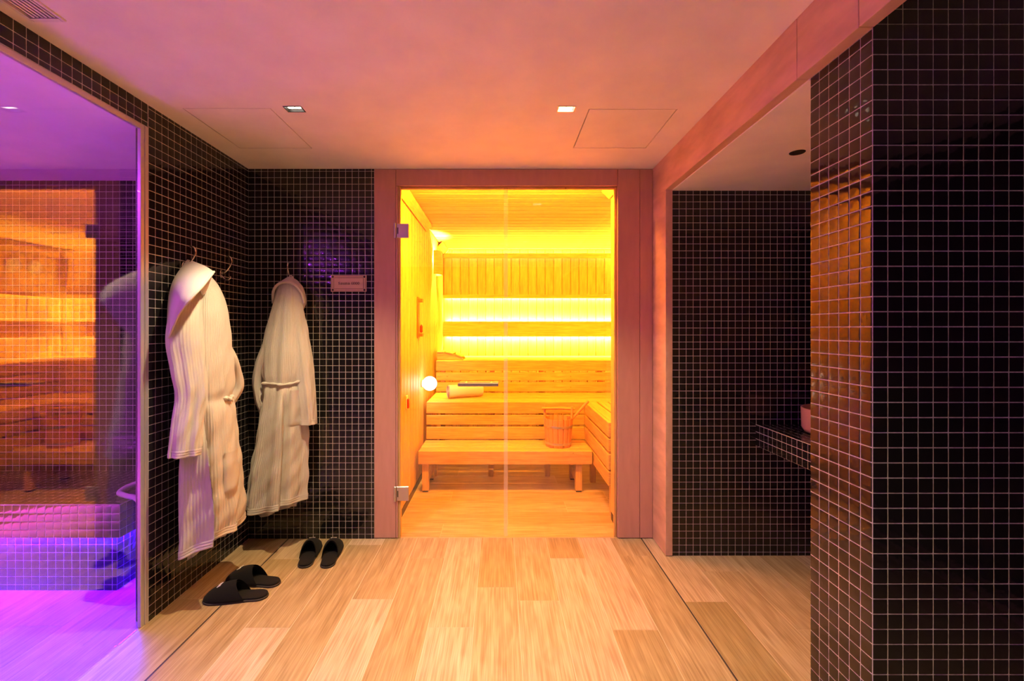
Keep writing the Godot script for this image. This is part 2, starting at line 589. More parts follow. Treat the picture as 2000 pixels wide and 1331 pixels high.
	for k in range(-19, 12):
		var x0 := -0.114 + 0.2 * k
		var x1 := x0 + 0.2
		if x1 < -3.9 or x0 > 2.45:
			continue
		var j: float = -2.0 - 0.17 * (absi(k * 7) % 5)
		for q in joints:
			if absf(q - x0) < 0.01:
				j = joints[q]
		var a := x0 + 0.0012
		var b := x1 - 0.0012
		if absf(x0 - 0.886) < 0.01: a = 0.886
		if absf(x1 - 0.886) < 0.01: b = 0.876
		if absf(x0 + 1.314) < 0.01: a = -1.309
		if absf(x1 + 1.314) < 0.01: b = -1.318
		if absf(x0 + 1.714) < 0.01: b = -1.5625
		if absf(x0 + 1.514) < 0.01 : a = -1.5605
		var z := j - 1.2
		while z < 1.6:
			var z0 := maxf(z, BACK - 0.012)
			var z1 := minf(z + 1.2, 1.6)
			if z1 - z0 > 0.02:
				plank(fl, "plank", Vector3(a, -0.012, z0 + 0.0008), Vector3(b, 0.0, z1 - 0.0008), "z", M.oak[1 if absf(x0 - 0.486) < 0.01 and z0 > -2.0 or absf(x0 + 0.514) < 0.01 else rng.randi() % 6], 0.0004)
			z += 1.2
	for x in [0.881, -1.3135]:
		box(fl, "drain_channel", Vector3(x - 0.0046, -0.02, BACK - 0.01), Vector3(x + 0.0046, -0.0006, 1.6), M.channel, 0.0005)

# flat slab with rectangular holes (Rect2 in x, z)
func holed_slab(x0: float, x1: float, z0: float, z1: float, y0: float, y1: float, holes: Array) -> ArrayMesh:
	var xs := [x0, x1]
	var zs := [z0, z1]
	for h in holes:
		xs.append_array([h.position.x, h.end.x])
		zs.append_array([h.position.y, h.end.y])
	xs.sort()
	zs.sort()
	var st := SurfaceTool.new()
	st.begin(Mesh.PRIMITIVE_TRIANGLES)
	st.set_smooth_group(-1)
	var solid := func(i: int, k: int) -> bool:
		if i < 0 or k < 0 or i >= xs.size() - 1 or k >= zs.size() - 1:
			return false
		var c := Vector2((xs[i] + xs[i + 1]) / 2, (zs[k] + zs[k + 1]) / 2)
		for h in holes:
			if h.has_point(c):
				return false
		return true
	for i in xs.size() - 1:
		for k in zs.size() - 1:
			if not solid.call(i, k):
				continue
			var a: float = xs[i]
			var b: float = xs[i + 1]
			var c: float = zs[k]
			var d: float = zs[k + 1]
			var mid := Vector3((a + b) / 2, (y0 + y1) / 2, (c + d) / 2)
			face(st, [Vector3(a, y0, c), Vector3(b, y0, c), Vector3(b, y0, d), Vector3(a, y0, d)], mid)
			face(st, [Vector3(a, y1, c), Vector3(b, y1, c), Vector3(b, y1, d), Vector3(a, y1, d)], mid)
			if not solid.call(i - 1, k): face(st, [Vector3(a, y0, c), Vector3(a, y1, c), Vector3(a, y1, d), Vector3(a, y0, d)], mid)
			if not solid.call(i + 1, k): face(st, [Vector3(b, y0, c), Vector3(b, y1, c), Vector3(b, y1, d), Vector3(b, y0, d)], mid)
			if not solid.call(i, k - 1): face(st, [Vector3(a, y0, c), Vector3(b, y0, c), Vector3(b, y1, c), Vector3(a, y1, c)], mid)
			if not solid.call(i, k + 1): face(st, [Vector3(a, y0, d), Vector3(b, y0, d), Vector3(b, y1, d), Vector3(a, y1, d)], mid)
	st.generate_normals()
	return st.commit()

func build_ceiling_things() -> void:
	for h in [[Rect2(-1.4280, -2.5085, 0.390, 0.449), "flush square ceiling hatch near the hung robes"], [Rect2(0.4080, -2.5035, 0.393, 0.437), "flush square ceiling hatch near the terracotta beam"]]:
		var r: Rect2 = h[0]
		var o := box(self, "ceiling_hatch", Vector3(r.position.x, CEIL + 0.0002, r.position.y), Vector3(r.end.x, CEIL + 0.028, r.end.y), M.paint, 0.0004)
		tag(o, h[1], "hatch")
	# twin downlights
	for s in [[-0.929, -2.062, "recessed twin ceiling spotlight with dark trim near the hung robes"], [0.301, -2.062, "recessed twin ceiling spotlight with pale trim above the sauna door"], [-0.929, -0.50, "recessed twin ceiling spotlight with dark trim in line with the ceiling vent"], [0.301, -0.50, "recessed twin ceiling spotlight with pale trim away from the sauna door"]]:
		var o := thing("ceiling_spotlight", s[2], "spotlight", Vector3(s[0], CEIL, s[1]), "recessed twin ceiling spotlights")
		var tm: Material = M.spot_dark if s[0] < 0 else M.satin_metal
		for q in [[-0.041, -0.0365, -0.028, 0.028], [0.0365, 0.041, -0.028, 0.028], [-0.0365, 0.0365, -0.028, -0.0225], [-0.0365, 0.0365, 0.0225, 0.028]]:
			box(o, "trim_bar", Vector3(q[0], -0.002, q[2]), Vector3(q[1], 0.012, q[3]), tm, 0.0006)
		box(o, "housing", Vector3(-0.037, 0.024, -0.024), Vector3(0.037, 0.03, 0.024), M.spot_dark, 0.0005)
		for dx in [-0.0165, 0.0165]:
			part(o, "bulb", lathe([Vector2(0.0005, 0.0), Vector2(0.012, 0.0008), Vector2(0.0145, 0.004), Vector2(0.015, 0.010), Vector2(0.0005, 0.012)], 20), M.led_spot, Transform3D(Basis(), Vector3(dx, 0.006, 0)))
			var l := SpotLight3D.new()
			l.name = "spot_light"
			l.light_color = WARM
			l.light_energy = E_SPOT
			l.light_size = 0.012
			l.spot_angle = 46.0
			l.spot_angle_attenuation = 1.0
			l.spot_range = 12.0
			l.spot_attenuation = 2.0
			l.shadow_enabled = true
			l.position = Vector3(dx, -0.001, 0)
			l.rotation.x = -PI / 2
			o.add_child(l, true)
	# vent
	var v := thing("ceiling_vent", "slotted linear air vent in the ceiling beside the tiled lintel", "vent", Vector3(-1.453, CEIL, -1.462))
	for q in [[-0.056, -0.046, -0.008, 0.6], [0.046, 0.056, -0.008, 0.6], [-0.046, 0.046, -0.008, 0.008], [-0.046, 0.046, 0.584, 0.6]]:
		box(v, "frame_bar", Vector3(q[0], -0.006, q[2]), Vector3(q[1], 0.004, q[3]), M.vent_paint, 0.001)
	for k in 6:
		var x := -0.0335 + 0.0134 * k
		part(v, "slat", cbox(Vector3(0.0052, 0.010, 0.576), 0.0006), M.vent_paint, Transform3D(Basis(Vector3.BACK, 0.25), Vector3(x, 0.002, 0.296)))
	box(v, "duct", Vector3(-0.046, 0.022, 0.0), Vector3(0.046, 0.026, 0.59), M.black_void, 0.0005)
	# round unlit spot in the alcove
	var d := thing("round_spotlight", "small round unlit spotlight in the alcove ceiling", "spotlight", Vector3(1.34, 2.1, -2.052))
	part(d, "rim", lathe([Vector2(0.027, 0.0), Vector2(0.0265, -0.003), Vector2(0.031, -0.003), Vector2(0.0325, 0.0)], 28), M.spot_dark)
	part(d, "lens", lathe([Vector2(0.0005, -0.0004), Vector2(0.027, -0.001)], 28), M.dark_metal)

# ---------------------------------------------------------------- steam room
func build_steam_room() -> void:
	var sb := thing("wall_steam_back", "tiled back wall of the steam room seen through glass", "wall", Vector3.ZERO, "", "structure")
	box(sb, "grout_bed", Vector3(-3.9, 0, -2.80), Vector3(LEFT - 0.05, 2.2, -2.75), M.grout, 0.0005)
	tiles(sb, Vector3(-3.866, 0.44, -2.75), Vector3(1, 0, 0), Vector3.UP, 2.254, 1.76, 0.0, 0.0)
	var sl := thing("wall_steam_left", "black mosaic tiled far wall of the steam room", "wall", Vector3.ZERO, "", "structure")
	box(sl, "grout_bed", Vector3(-3.95, 0, -2.8), Vector3(-3.9, 2.2, 1.6), M.grout, 0.0005)
	tiles(sl, Vector3(-3.9, 0.448, 1.6), Vector3(0, 0, -1), Vector3.UP, 4.35, 1.752)
	var sr := thing("wall_steam_right", "tiled inner face of the steam room wall", "wall", Vector3.ZERO, "", "structure")
	box(sr, "wall_board", Vector3(LEFT - 0.06, 0, -2.75), Vector3(LEFT - 0.0505, 2.2, -2.03), M.dark_wall, 0.0005)
	var sc := thing("ceiling_steam", "smooth painted steam room ceiling lit violet", "ceiling", Vector3.ZERO, "", "structure")
	box(sc, "plaster", Vector3(-3.95, 2.2, -2.80), Vector3(LEFT - 0.0505, 2.25, 1.65), M.paint, 0.0005)
	# glass front
	var w := thing("window_1", "tall clear glass front of the steam room in a slim metal frame", "glass wall", Vector3.ZERO, "", "structure")
	box(w, "frame_post", Vector3(LEFT - 0.016, 0.0, -2.0240), Vector3(LEFT + 0.002, 2.199, -2.006), M.profile_metal, 0.0015)
	box(w, "frame_post", Vector3(LEFT - 0.018, 0.0, -2.006), Vector3(LEFT - 0.002, 2.199, -1.986), M.profile_metal, 0.0015)
	box(w, "frame_head", Vector3(LEFT - 0.018, 2.178, -1.985), Vector3(LEFT - 0.002, 2.199, 1.6), M.profile_metal, 0.0015)
	box(w, "pane", Vector3(LEFT - 0.009, 0.004, -1.985), Vector3(LEFT - 0.005, 2.177, 1.598), M.glass, 0.0003)
	box(w, "pane", Vector3(LEFT - 0.015, 0.004, -1.985), Vector3(LEFT - 0.011, 2.177, 1.598), M.glass, 0.0003)  # second pane added to strengthen the mirrored sauna
	# tiled bench
	var b := thing("steam_bench", "black mosaic tiled steam room bench with a violet light strip below its edge", "bench")
	box(b, "seat_block", Vector3(-3.9, 0.284, -2.7495), Vector3(-1.853, 0.448, -2.222), M.grout, 0.0005)
	box(b, "riser_block", Vector3(-3.9, 0.0, -2.7495), Vector3(-1.908, 0.2838, -2.272), M.grout, 0.0005)
	tiles(b, Vector3(-3.866, 0.284, -2.222), Vector3(1, 0, 0), Vector3.UP, 2.013, 0.164, 0.002, 0.0)
	tiles(b, Vector3(-1.853, 0.284, -2.222), Vector3(0, 0, -1), Vector3.UP, 0.5, 0.164, 0.0, 0.0)
	tiles(b, Vector3(-3.866, 0.448, -2.222), Vector3(1, 0, 0), Vector3(0, 0, -1), 2.013, 0.527, 0.002, 0.0)
	tiles(b, Vector3(-3.866, 0.0, -2.272), Vector3(1, 0, 0), Vector3.UP, 1.958, 0.27, 0.0, 0.012)
	tiles(b, Vector3(-1.908, 0.0, -2.272), Vector3(0, 0, -1), Vector3.UP, 0.46, 0.27, 0.0, 0.012)
	box(b, "light_strip", Vector3(-3.88, 0.277, -2.262), Vector3(-1.90, 0.2835, -2.254), M.led_violet, 0.001)
	box(b, "light_strip", Vector3(-1.898, 0.277, -2.7), Vector3(-1.89, 0.2835, -2.262), M.led_violet, 0.001)
	strip_light(b, Vector3(-2.89, 0.2765, -2.258), 1.98, 0.01, Vector3.RIGHT, Vector3(0, -1, -0.15), VIOLET, E_STEAM)
	strip_light(b, Vector3(-1.894, 0.2765, -2.48), 0.42, 0.01, Vector3.BACK, Vector3(0.25, -1, 0), VIOLET, E_STEAM * 0.25)
	var b2 := thing("steam_bench", "tiled bench along the far side of the steam room", "bench")
	box(b2, "seat_block", Vector3(-3.8995, 0.284, -2.2), Vector3(-3.35, 0.448, 1.5), M.grout, 0.0005)
	box(b2, "riser_block", Vector3(-3.8995, 0.0, -2.2), Vector3(-3.4, 0.2838, 1.5), M.grout, 0.0005)
	tiles(b2, Vector3(-3.35, 0.284, 1.5), Vector3(0, 0, -1), Vector3.UP, 3.7, 0.164)
	tiles(b2, Vector3(-3.35, 0.448, 1.5), Vector3(0, 0, -1), Vector3(-1, 0, 0), 3.7, 0.549)
	tiles(b2, Vector3(-3.4, 0.0, 1.5), Vector3(0, 0, -1), Vector3.UP, 3.7, 0.27, 0.0, 0.012)
	box(b2, "light_strip", Vector3(-3.395, 0.277, -2.2), Vector3(-3.387, 0.2835, 1.5), M.led_violet, 0.001)
	strip_light(b2, Vector3(-3.391, 0.2765, -0.35), 3.6, 0.01, Vector3.BACK, Vector3(-0.2, -1, 0), MAGENTA, E_STEAM * 3.4)
	var cv := thing("strip_lamp", "slim violet strip lamp on the steam room ceiling", "lamp")
	box(cv, "housing", Vector3(-2.32, 2.188, -1.45), Vector3(-2.28, 2.1995, 1.4), M.profile_metal, 0.002)
	box(cv, "light_strip", Vector3(-2.312, 2.184, -1.44), Vector3(-2.288, 2.1878, 1.39), M.led_violet, 0.001)
	strip_light(cv, Vector3(-2.30, 2.183, -0.025), 2.8, 0.022, Vector3.BACK, Vector3(0.15, -1, -0.1), MAGENTA, E_SCOVE)
	# white hose loop on the bench
	var h := tube(spline([Vector3(-1.80, 0.10, -2.50), Vector3(-1.81, 0.40, -2.55), Vector3(-1.90, 0.475, -2.52), Vector3(-1.965, 0.470, -2.42), Vector3(-1.945, 0.466, -2.33), Vector3(-1.87, 0.466, -2.285), Vector3(-1.80, 0.44, -2.275), Vector3(-1.755, 0.25, -2.29), Vector3(-1.74, 0.03, -2.35)], 60), 0.0125, 14)
	tag(part(self, "hose", h, M.white_plastic), "white hose looped over the corner of the tiled steam bench", "hose")

# ---------------------------------------------------------------- sauna
const SX0 := -0.675
const SX1 := 2.1
const SZ0 := -2.868
const SZ1 := -5.46
const SY := 2.26

func build_sauna() -> void:
	# walls of vertical boards
	var wl := thing("wall_sauna_left", "pine boarded side wall of the sauna with the lamp and sand timer", "wall", Vector3.ZERO, "", "structure")
	box(wl, "backing", Vector3(SX0 - 0.06, 0, SZ1 - 0.06), Vector3(SX0 - 0.012, SY + 0.05, SZ0), M.pine[0], 0.001)
	var z := SZ0
	while z > SZ1 + 0.02:
		var z2 := maxf(z - 0.115, SZ1)
		plank(wl, "board", Vector3(SX0 - 0.014, 0.055, z2 + 0.003), Vector3(SX0, SY, z - 0.003), "y", pine(), 0.006)
		z -= 0.115
	box(wl, "skirting", Vector3(SX0 - 0.014, 0.0, SZ1), Vector3(SX0 - 0.001, 0.052, SZ0), M.dark_metal, 0.001)
	var wb := thing("wall_sauna_back", "pine boarded back wall of the sauna with glowing light strips", "wall", Vector3.ZERO, "", "structure")
	box(wb, "backing", Vector3(SX0 - 0.06, 0, SZ1 - 0.06), Vector3(SX1 + 0.06, SY + 0.05, SZ1 - 0.012), M.pine[0], 0.001)
	var x := SX0
	while x < SX1 - 0.02:
		var x2 := minf(x + 0.1015, SX1)
		plank(wb, "board", Vector3(x + 0.003, 0, SZ1 - 0.014), Vector3(x2 - 0.003, SY, SZ1), "y", pine(), 0.006)
		x += 0.1015
	var wr := thing("wall_sauna_right", "pine boarded far side wall of the sauna, seen mirrored in the steam room glass", "wall", Vector3.ZERO, "", "structure")
	box(wr, "backing", Vector3(SX1 + 0.012, 0, SZ1 - 0.06), Vector3(SX1 + 0.06, SY + 0.05, SZ0), M.pine[0], 0.001)
	z = SZ0
	while z > SZ1 + 0.02:
		var z2 := maxf(z - 0.115, SZ1)
		plank(wr, "board", Vector3(SX1, 0, z2 + 0.003), Vector3(SX1 + 0.014, SY, z - 0.003), "y", pine(), 0.006)
		z -= 0.115
	var wf := thing("wall_sauna_inner_front", "pine boarded wall return just inside the sauna door", "wall", Vector3.ZERO, "", "structure")
	box(wf, "backing", Vector3(0.775, 0, -3.12), Vector3(SX1, SY, SZ0), M.pine[1], 0.001)
	z = SZ0
	for k in 3:
		plank(wf, "board", Vector3(0.760, 0.055, z - 0.084 + 0.001), Vector3(0.775, SY, z - 0.001), "y", pine(), 0.003)
		z -= 0.084
	box(wf, "skirting", Vector3(0.762, 0.0, -3.12), Vector3(0.775, 0.052, SZ0), M.dark_metal, 0.001)
	plank(wf, "jamb", Vector3(-0.6335, 0.0, SZ0 - 0.008), Vector3(-0.618, 2.194, SZ0 + 0.030), "y", pine(1), 0.002)
	plank(wf, "jamb", Vector3(0.717, 0.0, SZ0 - 0.008), Vector3(0.7325, 2.194, SZ0 + 0.014), "y", pine(2), 0.002)
	plank(wf, "jamb", Vector3(-0.618, 2.180, SZ0 - 0.008), Vector3(0.717, 2.194, SZ0 + 0.014), "x", pine(3), 0.002)
	plank(wf, "header", Vector3(SX0, 2.194, SZ0 - 0.012), Vector3(0.775, SY, SZ0 - 0.001), "x", pine(2), 0.002)
	plank(wf, "jamb", Vector3(SX0, 0.0, SZ0 - 0.012), Vector3(-0.6345, 2.194, SZ0 - 0.001), "y", pine(4), 0.002)
	plank(wf, "jamb", Vector3(0.733, 0.0, SZ0 - 0.012), Vector3(0.759, 2.194, SZ0 - 0.001), "y", pine(4), 0.002)
	# ceiling
	var sc := thing("ceiling_sauna", "pine boarded sauna ceiling", "ceiling", Vector3.ZERO, "", "structure")
	box(sc, "backing", Vector3(SX0 - 0.06, SY + 0.012, SZ1 - 0.06), Vector3(SX1 + 0.06, SY + 0.06, SZ0 + 0.01), M.pine[0], 0.001)
	z = SZ0
	while z > SZ1 + 0.02:
		var z2 := maxf(z - 0.115, SZ1)
		plank(sc, "board", Vector3(SX0, SY, z2 + 0.003), Vector3(SX1, SY + 0.014, z - 0.003), "x", pine(), 0.006)
		z -= 0.115
	# floor of the sauna: planks across
	var fl := thing("floor_sauna", "oak look plank floor inside the sauna, planks laid across", "floor", Vector3.ZERO, "", "structure")
	z = BACK - 0.0135
	var row := 0
	while z > SZ1 + 0.02:
		var z2 := maxf(z - 0.2, SZ1)
		var xx := SX0 - 0.9 + 0.43 * (row % 3)
		while xx < SX1:
			var a := maxf(xx, SX0)
			var b := minf(xx + 1.2, SX1)
			if b - a > 0.03:
				plank(fl, "plank", Vector3(a + 0.0008, -0.012, z2 + 0.0008), Vector3(b - 0.0008, 0.0, z - 0.0008), "x", M.oak[rng.randi() % 6], 0.0004)
			xx += 1.2
		row += 1
		z -= 0.2
	# mouldings
	var slant := Basis(Vector3.BACK, -PI / 4)
	var m1 := thing("trim_2", "pine moulding under the sauna ceiling along the lamp wall", "moulding", Vector3.ZERO, "", "structure")
	for q in [[SZ0 - 0.012, -4.16], [-4.95, SZ1]]:
		part(m1, "moulding", cbox(Vector3(0.016, 0.075, absf(q[1] - q[0])), 0.002), M.pine[1], Transform3D(slant, Vector3(SX0 + 0.032, SY - 0.036, (q[0] + q[1]) / 2)))
	var m2 := thing("trim_3", "short pine moulding end above the door return", "moulding", Vector3.ZERO, "", "structure")
	part(m2, "moulding", cbox(Vector3(0.016, 0.075, 0.24), 0.002), M.pine[1], Transform3D(Basis(Vector3.BACK, PI / 4), Vector3(0.760 - 0.032, SY - 0.036, -3.0)))
	# light mouldings on the back and far side walls
	var led := [["trim_4", "upper pine light cove board near the sauna ceiling", 2.145, 2.205, 0.032, 0.020], ["trim_5", "narrow pine light moulding above the sauna backrest", 1.668, 1.712, 0.026, 0.022]]
	for q in led:
		var t := thing(q[0], q[1], "light moulding", Vector3.ZERO, "", "structure")
		plank(t, "board", Vector3(SX0 + 0.002, q[2], SZ1 + q[4]), Vector3(SX1 - 0.06, q[3], SZ1 + q[4] + q[5]), "x", pine(1), 0.002)
		plank(t, "board", Vector3(SX1 - q[4] - q[5], q[2], SZ1 + 0.06), Vector3(SX1 - q[4], q[3], -3.14), "z", pine(2), 0.002)
		if q[0] == "trim_4":
			box(t, "light_strip", Vector3(SX0 + 0.05, 2.160, SZ1 + 0.014), Vector3(SX1 - 0.06, 2.166, SZ1 + 0.026), M.led_amber, 0.001)
			strip_light(t, Vector3(0.7, 2.168, SZ1 + 0.020), 2.7, 0.012, Vector3.RIGHT, Vector3(0, 1, 0.15), AMBER, E_COVE)
		else:
			plank(t, "cover", Vector3(SX0 + 0.002, 1.700, SZ1 + 0.001), Vector3(SX1 - 0.06, 1.712, SZ1 + 0.0255), "x", pine(1), 0.001)
			box(t, "light_strip", Vector3(SX0 + 0.05, 1.690, SZ1 + 0.008), Vector3(SX1 - 0.06, 1.699, SZ1 + 0.020), M.led_amber, 0.001)
			strip_light(t, Vector3(0.7, 1.688, SZ1 + 0.014), 2.7, 0.012, Vector3.RIGHT, Vector3(0, -1, 0.1), AMBER, E_STRIP * 0.7)
			strip_light(t, Vector3(SX1 - 0.014, 1.688, -4.3), 2.2, 0.012, Vector3.BACK, Vector3(-0.1, -1, 0), AMBER, E_STRIP * 0.5)
	# backrest boards with light behind
	var br := thing("lean_board", "wide plain pine lean board glowing at both edges on the sauna back wall", "board")
	plank(br, "board", Vector3(SX0 + 0.004, 1.213, SZ1 + 0.040), Vector3(SX1 - 0.08, 1.395, SZ1 + 0.060), "x", pine(2), 0.003)
	box(br, "light_strip", Vector3(SX0 + 0.03, 1.370, SZ1 + 0.030), Vector3(SX1 - 0.08, 1.382, SZ1 + 0.0395), M.led_amber, 0.001)
	box(br, "light_strip", Vector3(SX0 + 0.03, 1.226, SZ1 + 0.030), Vector3(SX1 - 0.08, 1.238, SZ1 + 0.0395), M.led_amber, 0.001)
	for k in 4:
		box(br, "bracket", Vector3(-0.4 + 0.7 * k, 1.26, SZ1 + 0.001), Vector3(-0.37 + 0.7 * k, 1.35, SZ1 + 0.0395), M.pine[0], 0.002)
	strip_light(br, Vector3(0.7, 1.384, SZ1 + 0.030), 2.66, 0.012, Vector3.RIGHT, Vector3(0, 1, -0.3), AMBER, E_STRIP)
	strip_light(br, Vector3(0.7, 1.224, SZ1 + 0.030), 2.66, 0.012, Vector3.RIGHT, Vector3(0, -1, -0.3), AMBER, E_STRIP)
	var br2 := thing("lean_board", "pine lean board glowing at both edges on the sauna side wall, seen mirrored", "board")
	plank(br2, "board", Vector3(SX1 - 0.060, 1.213, SZ1 + 0.07), Vector3(SX1 - 0.040, 1.395, -3.14), "z", pine(3), 0.003)
	box(br2, "light_strip", Vector3(SX1 - 0.0395, 1.370, SZ1 + 0.07), Vector3(SX1 - 0.030, 1.382, -3.2), M.led_amber, 0.001)
	box(br2, "light_strip", Vector3(SX1 - 0.0395, 1.226, SZ1 + 0.07), Vector3(SX1 - 0.030, 1.238, -3.2), M.led_amber, 0.001)
	strip_light(br2, Vector3(SX1 - 0.030, 1.384, -4.3), 2.2, 0.012, Vector3.BACK, Vector3(0.3, 1, 0), AMBER, E_STRIP * 0.8)
	strip_light(br2, Vector3(SX1 - 0.030, 1.224, -4.3), 2.2, 0.012, Vector3.BACK, Vector3(0.3, -1, 0), AMBER, E_STRIP * 0.8)
	# light strip above the door on the inner side
	var fs := thing("trim_6", "slim light strip above the door inside the sauna", "light strip", Vector3.ZERO, "", "structure")
	plank(fs, "carrier", Vector3(-0.6, 2.215, SZ0 - 0.030), Vector3(2.0, 2.245, SZ0 - 0.0125), "x", pine(1), 0.002)
	box(fs, "light_strip", Vector3(-0.58, 2.222, SZ0 - 0.036), Vector3(0.74, 2.234, SZ0 - 0.0305), M.led_amber, 0.001)
	strip_light(fs, Vector3(0.08, 2.228, SZ0 - 0.038), 1.3, 0.012, Vector3.RIGHT, Vector3(0, -1.0, -1.0), GOLD, E_FRONT)
	build_benches()
	build_sauna_things()

func slats_x(parent: Node, x0: float, x1: float, z_front: float, z_back: float, top: float, n: int, gap := 0.014) -> void:
	var w := (z_front - z_back) / n
	for k in n:
		plank(parent, "slat", Vector3(x0, top - 0.024, z_front - w * (k + 1) + gap), Vector3(x1, top, z_front - w * k), "x", pine(), 0.003)

func slats_z(parent: Node, x0: float, x1: float, z_front: float, z_back: float, top: float, n: int, gap := 0.014) -> void:
	var w := (x1 - x0) / n
	for k in n:
		plank(parent, "slat", Vector3(x0 + w * k, top - 0.024, z_back), Vector3(x0 + w * (k + 1) - gap, top, z_front), "z", pine(), 0.003)

func build_benches() -> void:
	var xl := -0.645
	# lower step bench
	var b := thing("sauna_bench", "low pine step bench with legs on the sauna floor, carrying the bucket", "bench")
	plank(b, "apron", Vector3(xl, 0.229, -3.632), Vector3(0.734, 0.335, -3.61), "x", pine(1), 0.003)
	slats_x(b, xl, 0.734, -3.633, -3.985, 0.335, 4)
	for s in [-0.62, 0.606]:
		plank(b, "leg", Vector3(s, 0.012, -3.69), Vector3(s + 0.052, 0.31, -3.634), "y", pine(2), 0.003)
		plank(b, "leg", Vector3(s, 0.012, -3.985), Vector3(s + 0.052, 0.31, -3.93), "y", pine(3), 0.003)
		plank(b, "rail", Vector3(s + 0.008, 0.06, -3.93), Vector3(s + 0.044, 0.13, -3.69), "z", pine(0), 0.003)
		box(b, "foot", Vector3(s + 0.004, 0.0, -3.686), Vector3(s + 0.048, 0.012, -3.638), M.dark_metal, 0.002)
		box(b, "foot", Vector3(s + 0.004, 0.0, -3.981), Vector3(s + 0.048, 0.012, -3.934), M.dark_metal, 0.002)
	# middle bench
	var c := thing("sauna_bench", "middle pine sauna bench with slatted front, holding the rolled towel", "bench")
	for q in [[0.562, 0.661], [0.463, 0.547], [0.336, 0.443]]:
		plank(c, "front_board", Vector3(xl, q[0], -4.022), Vector3(0.7445, q[1], -4.0), "x", pine(), 0.003)
	slats_x(c, xl, 1.345, -4.023, -4.612, 0.661, 6)
	for s in [-0.6, -0.1, 0.4, 1.0]:
		plank(c, "post", Vector3(s, 0.0, -4.07), Vector3(s + 0.045, 0.636, -4.023), "y", pine(2), 0.003)
		plank(c, "bearer", Vector3(s, 0.58, -4.60), Vector3(s + 0.045, 0.636, -4.071), "z", pine(2), 0.003)
	# top bench
	var d := thing("sauna_bench", "top pine sauna bench with slatted front below the glowing wall", "bench")
	for q in [[0.8805, 0.9835], [0.782, 0.864], [0.668, 0.763]]:
		plank(d, "front_board", Vector3(xl, q[0], -4.637), Vector3(1.355, q[1], -4.615), "x", pine(), 0.003)
	slats_x(d, xl, SX1 - 0.004, -4.638, -5.445, 0.9835, 8)
	for s in [-0.6, -0.1, 0.4, 1.0]:
		plank(d, "post", Vector3(s, 0.0, -4.69), Vector3(s + 0.045, 0.958, -4.638), "y", pine(2), 0.003)
	# side bench
	var e := thing("sauna_bench", "side pine sauna bench with slatted front beside the bucket", "bench")
	for q in [[0.562, 0.661], [0.463, 0.547], [0.336, 0.443], [0.225, 0.322]]:
		plank(e, "front_board", Vector3(0.745, q[0], -4.0), Vector3(0.767, q[1], -3.125), "z", pine(), 0.003)
	slats_z(e, 0.768, 1.35, -3.125, -4.018, 0.661, 6)
	for z in [-3.2, -3.9]:
		plank(e, "post", Vector3(0.768, 0.0, z), Vector3(0.815, 0.636, z + 0.045), "y", pine(2), 0.003)
	var g := thing("sauna_bench", "raised pine bench along the sauna side wall, seen mirrored in the glass", "bench")
	for q in [[0.8805, 0.9835], [0.782, 0.864], [0.668, 0.763]]:
		plank(g, "front_board", Vector3(1.356, q[0], -4.612), Vector3(1.378, q[1], -3.125), "z", pine(), 0.003)
	slats_z(g, 1.379, SX1 - 0.004, -3.125, -4.6, 0.9835, 7)
	for z in [-3.2, -3.9]:
		plank(g, "post", Vector3(1.379, 0.0, z), Vector3(1.424, 0.958, z + 0.045), "y", pine(2), 0.003)

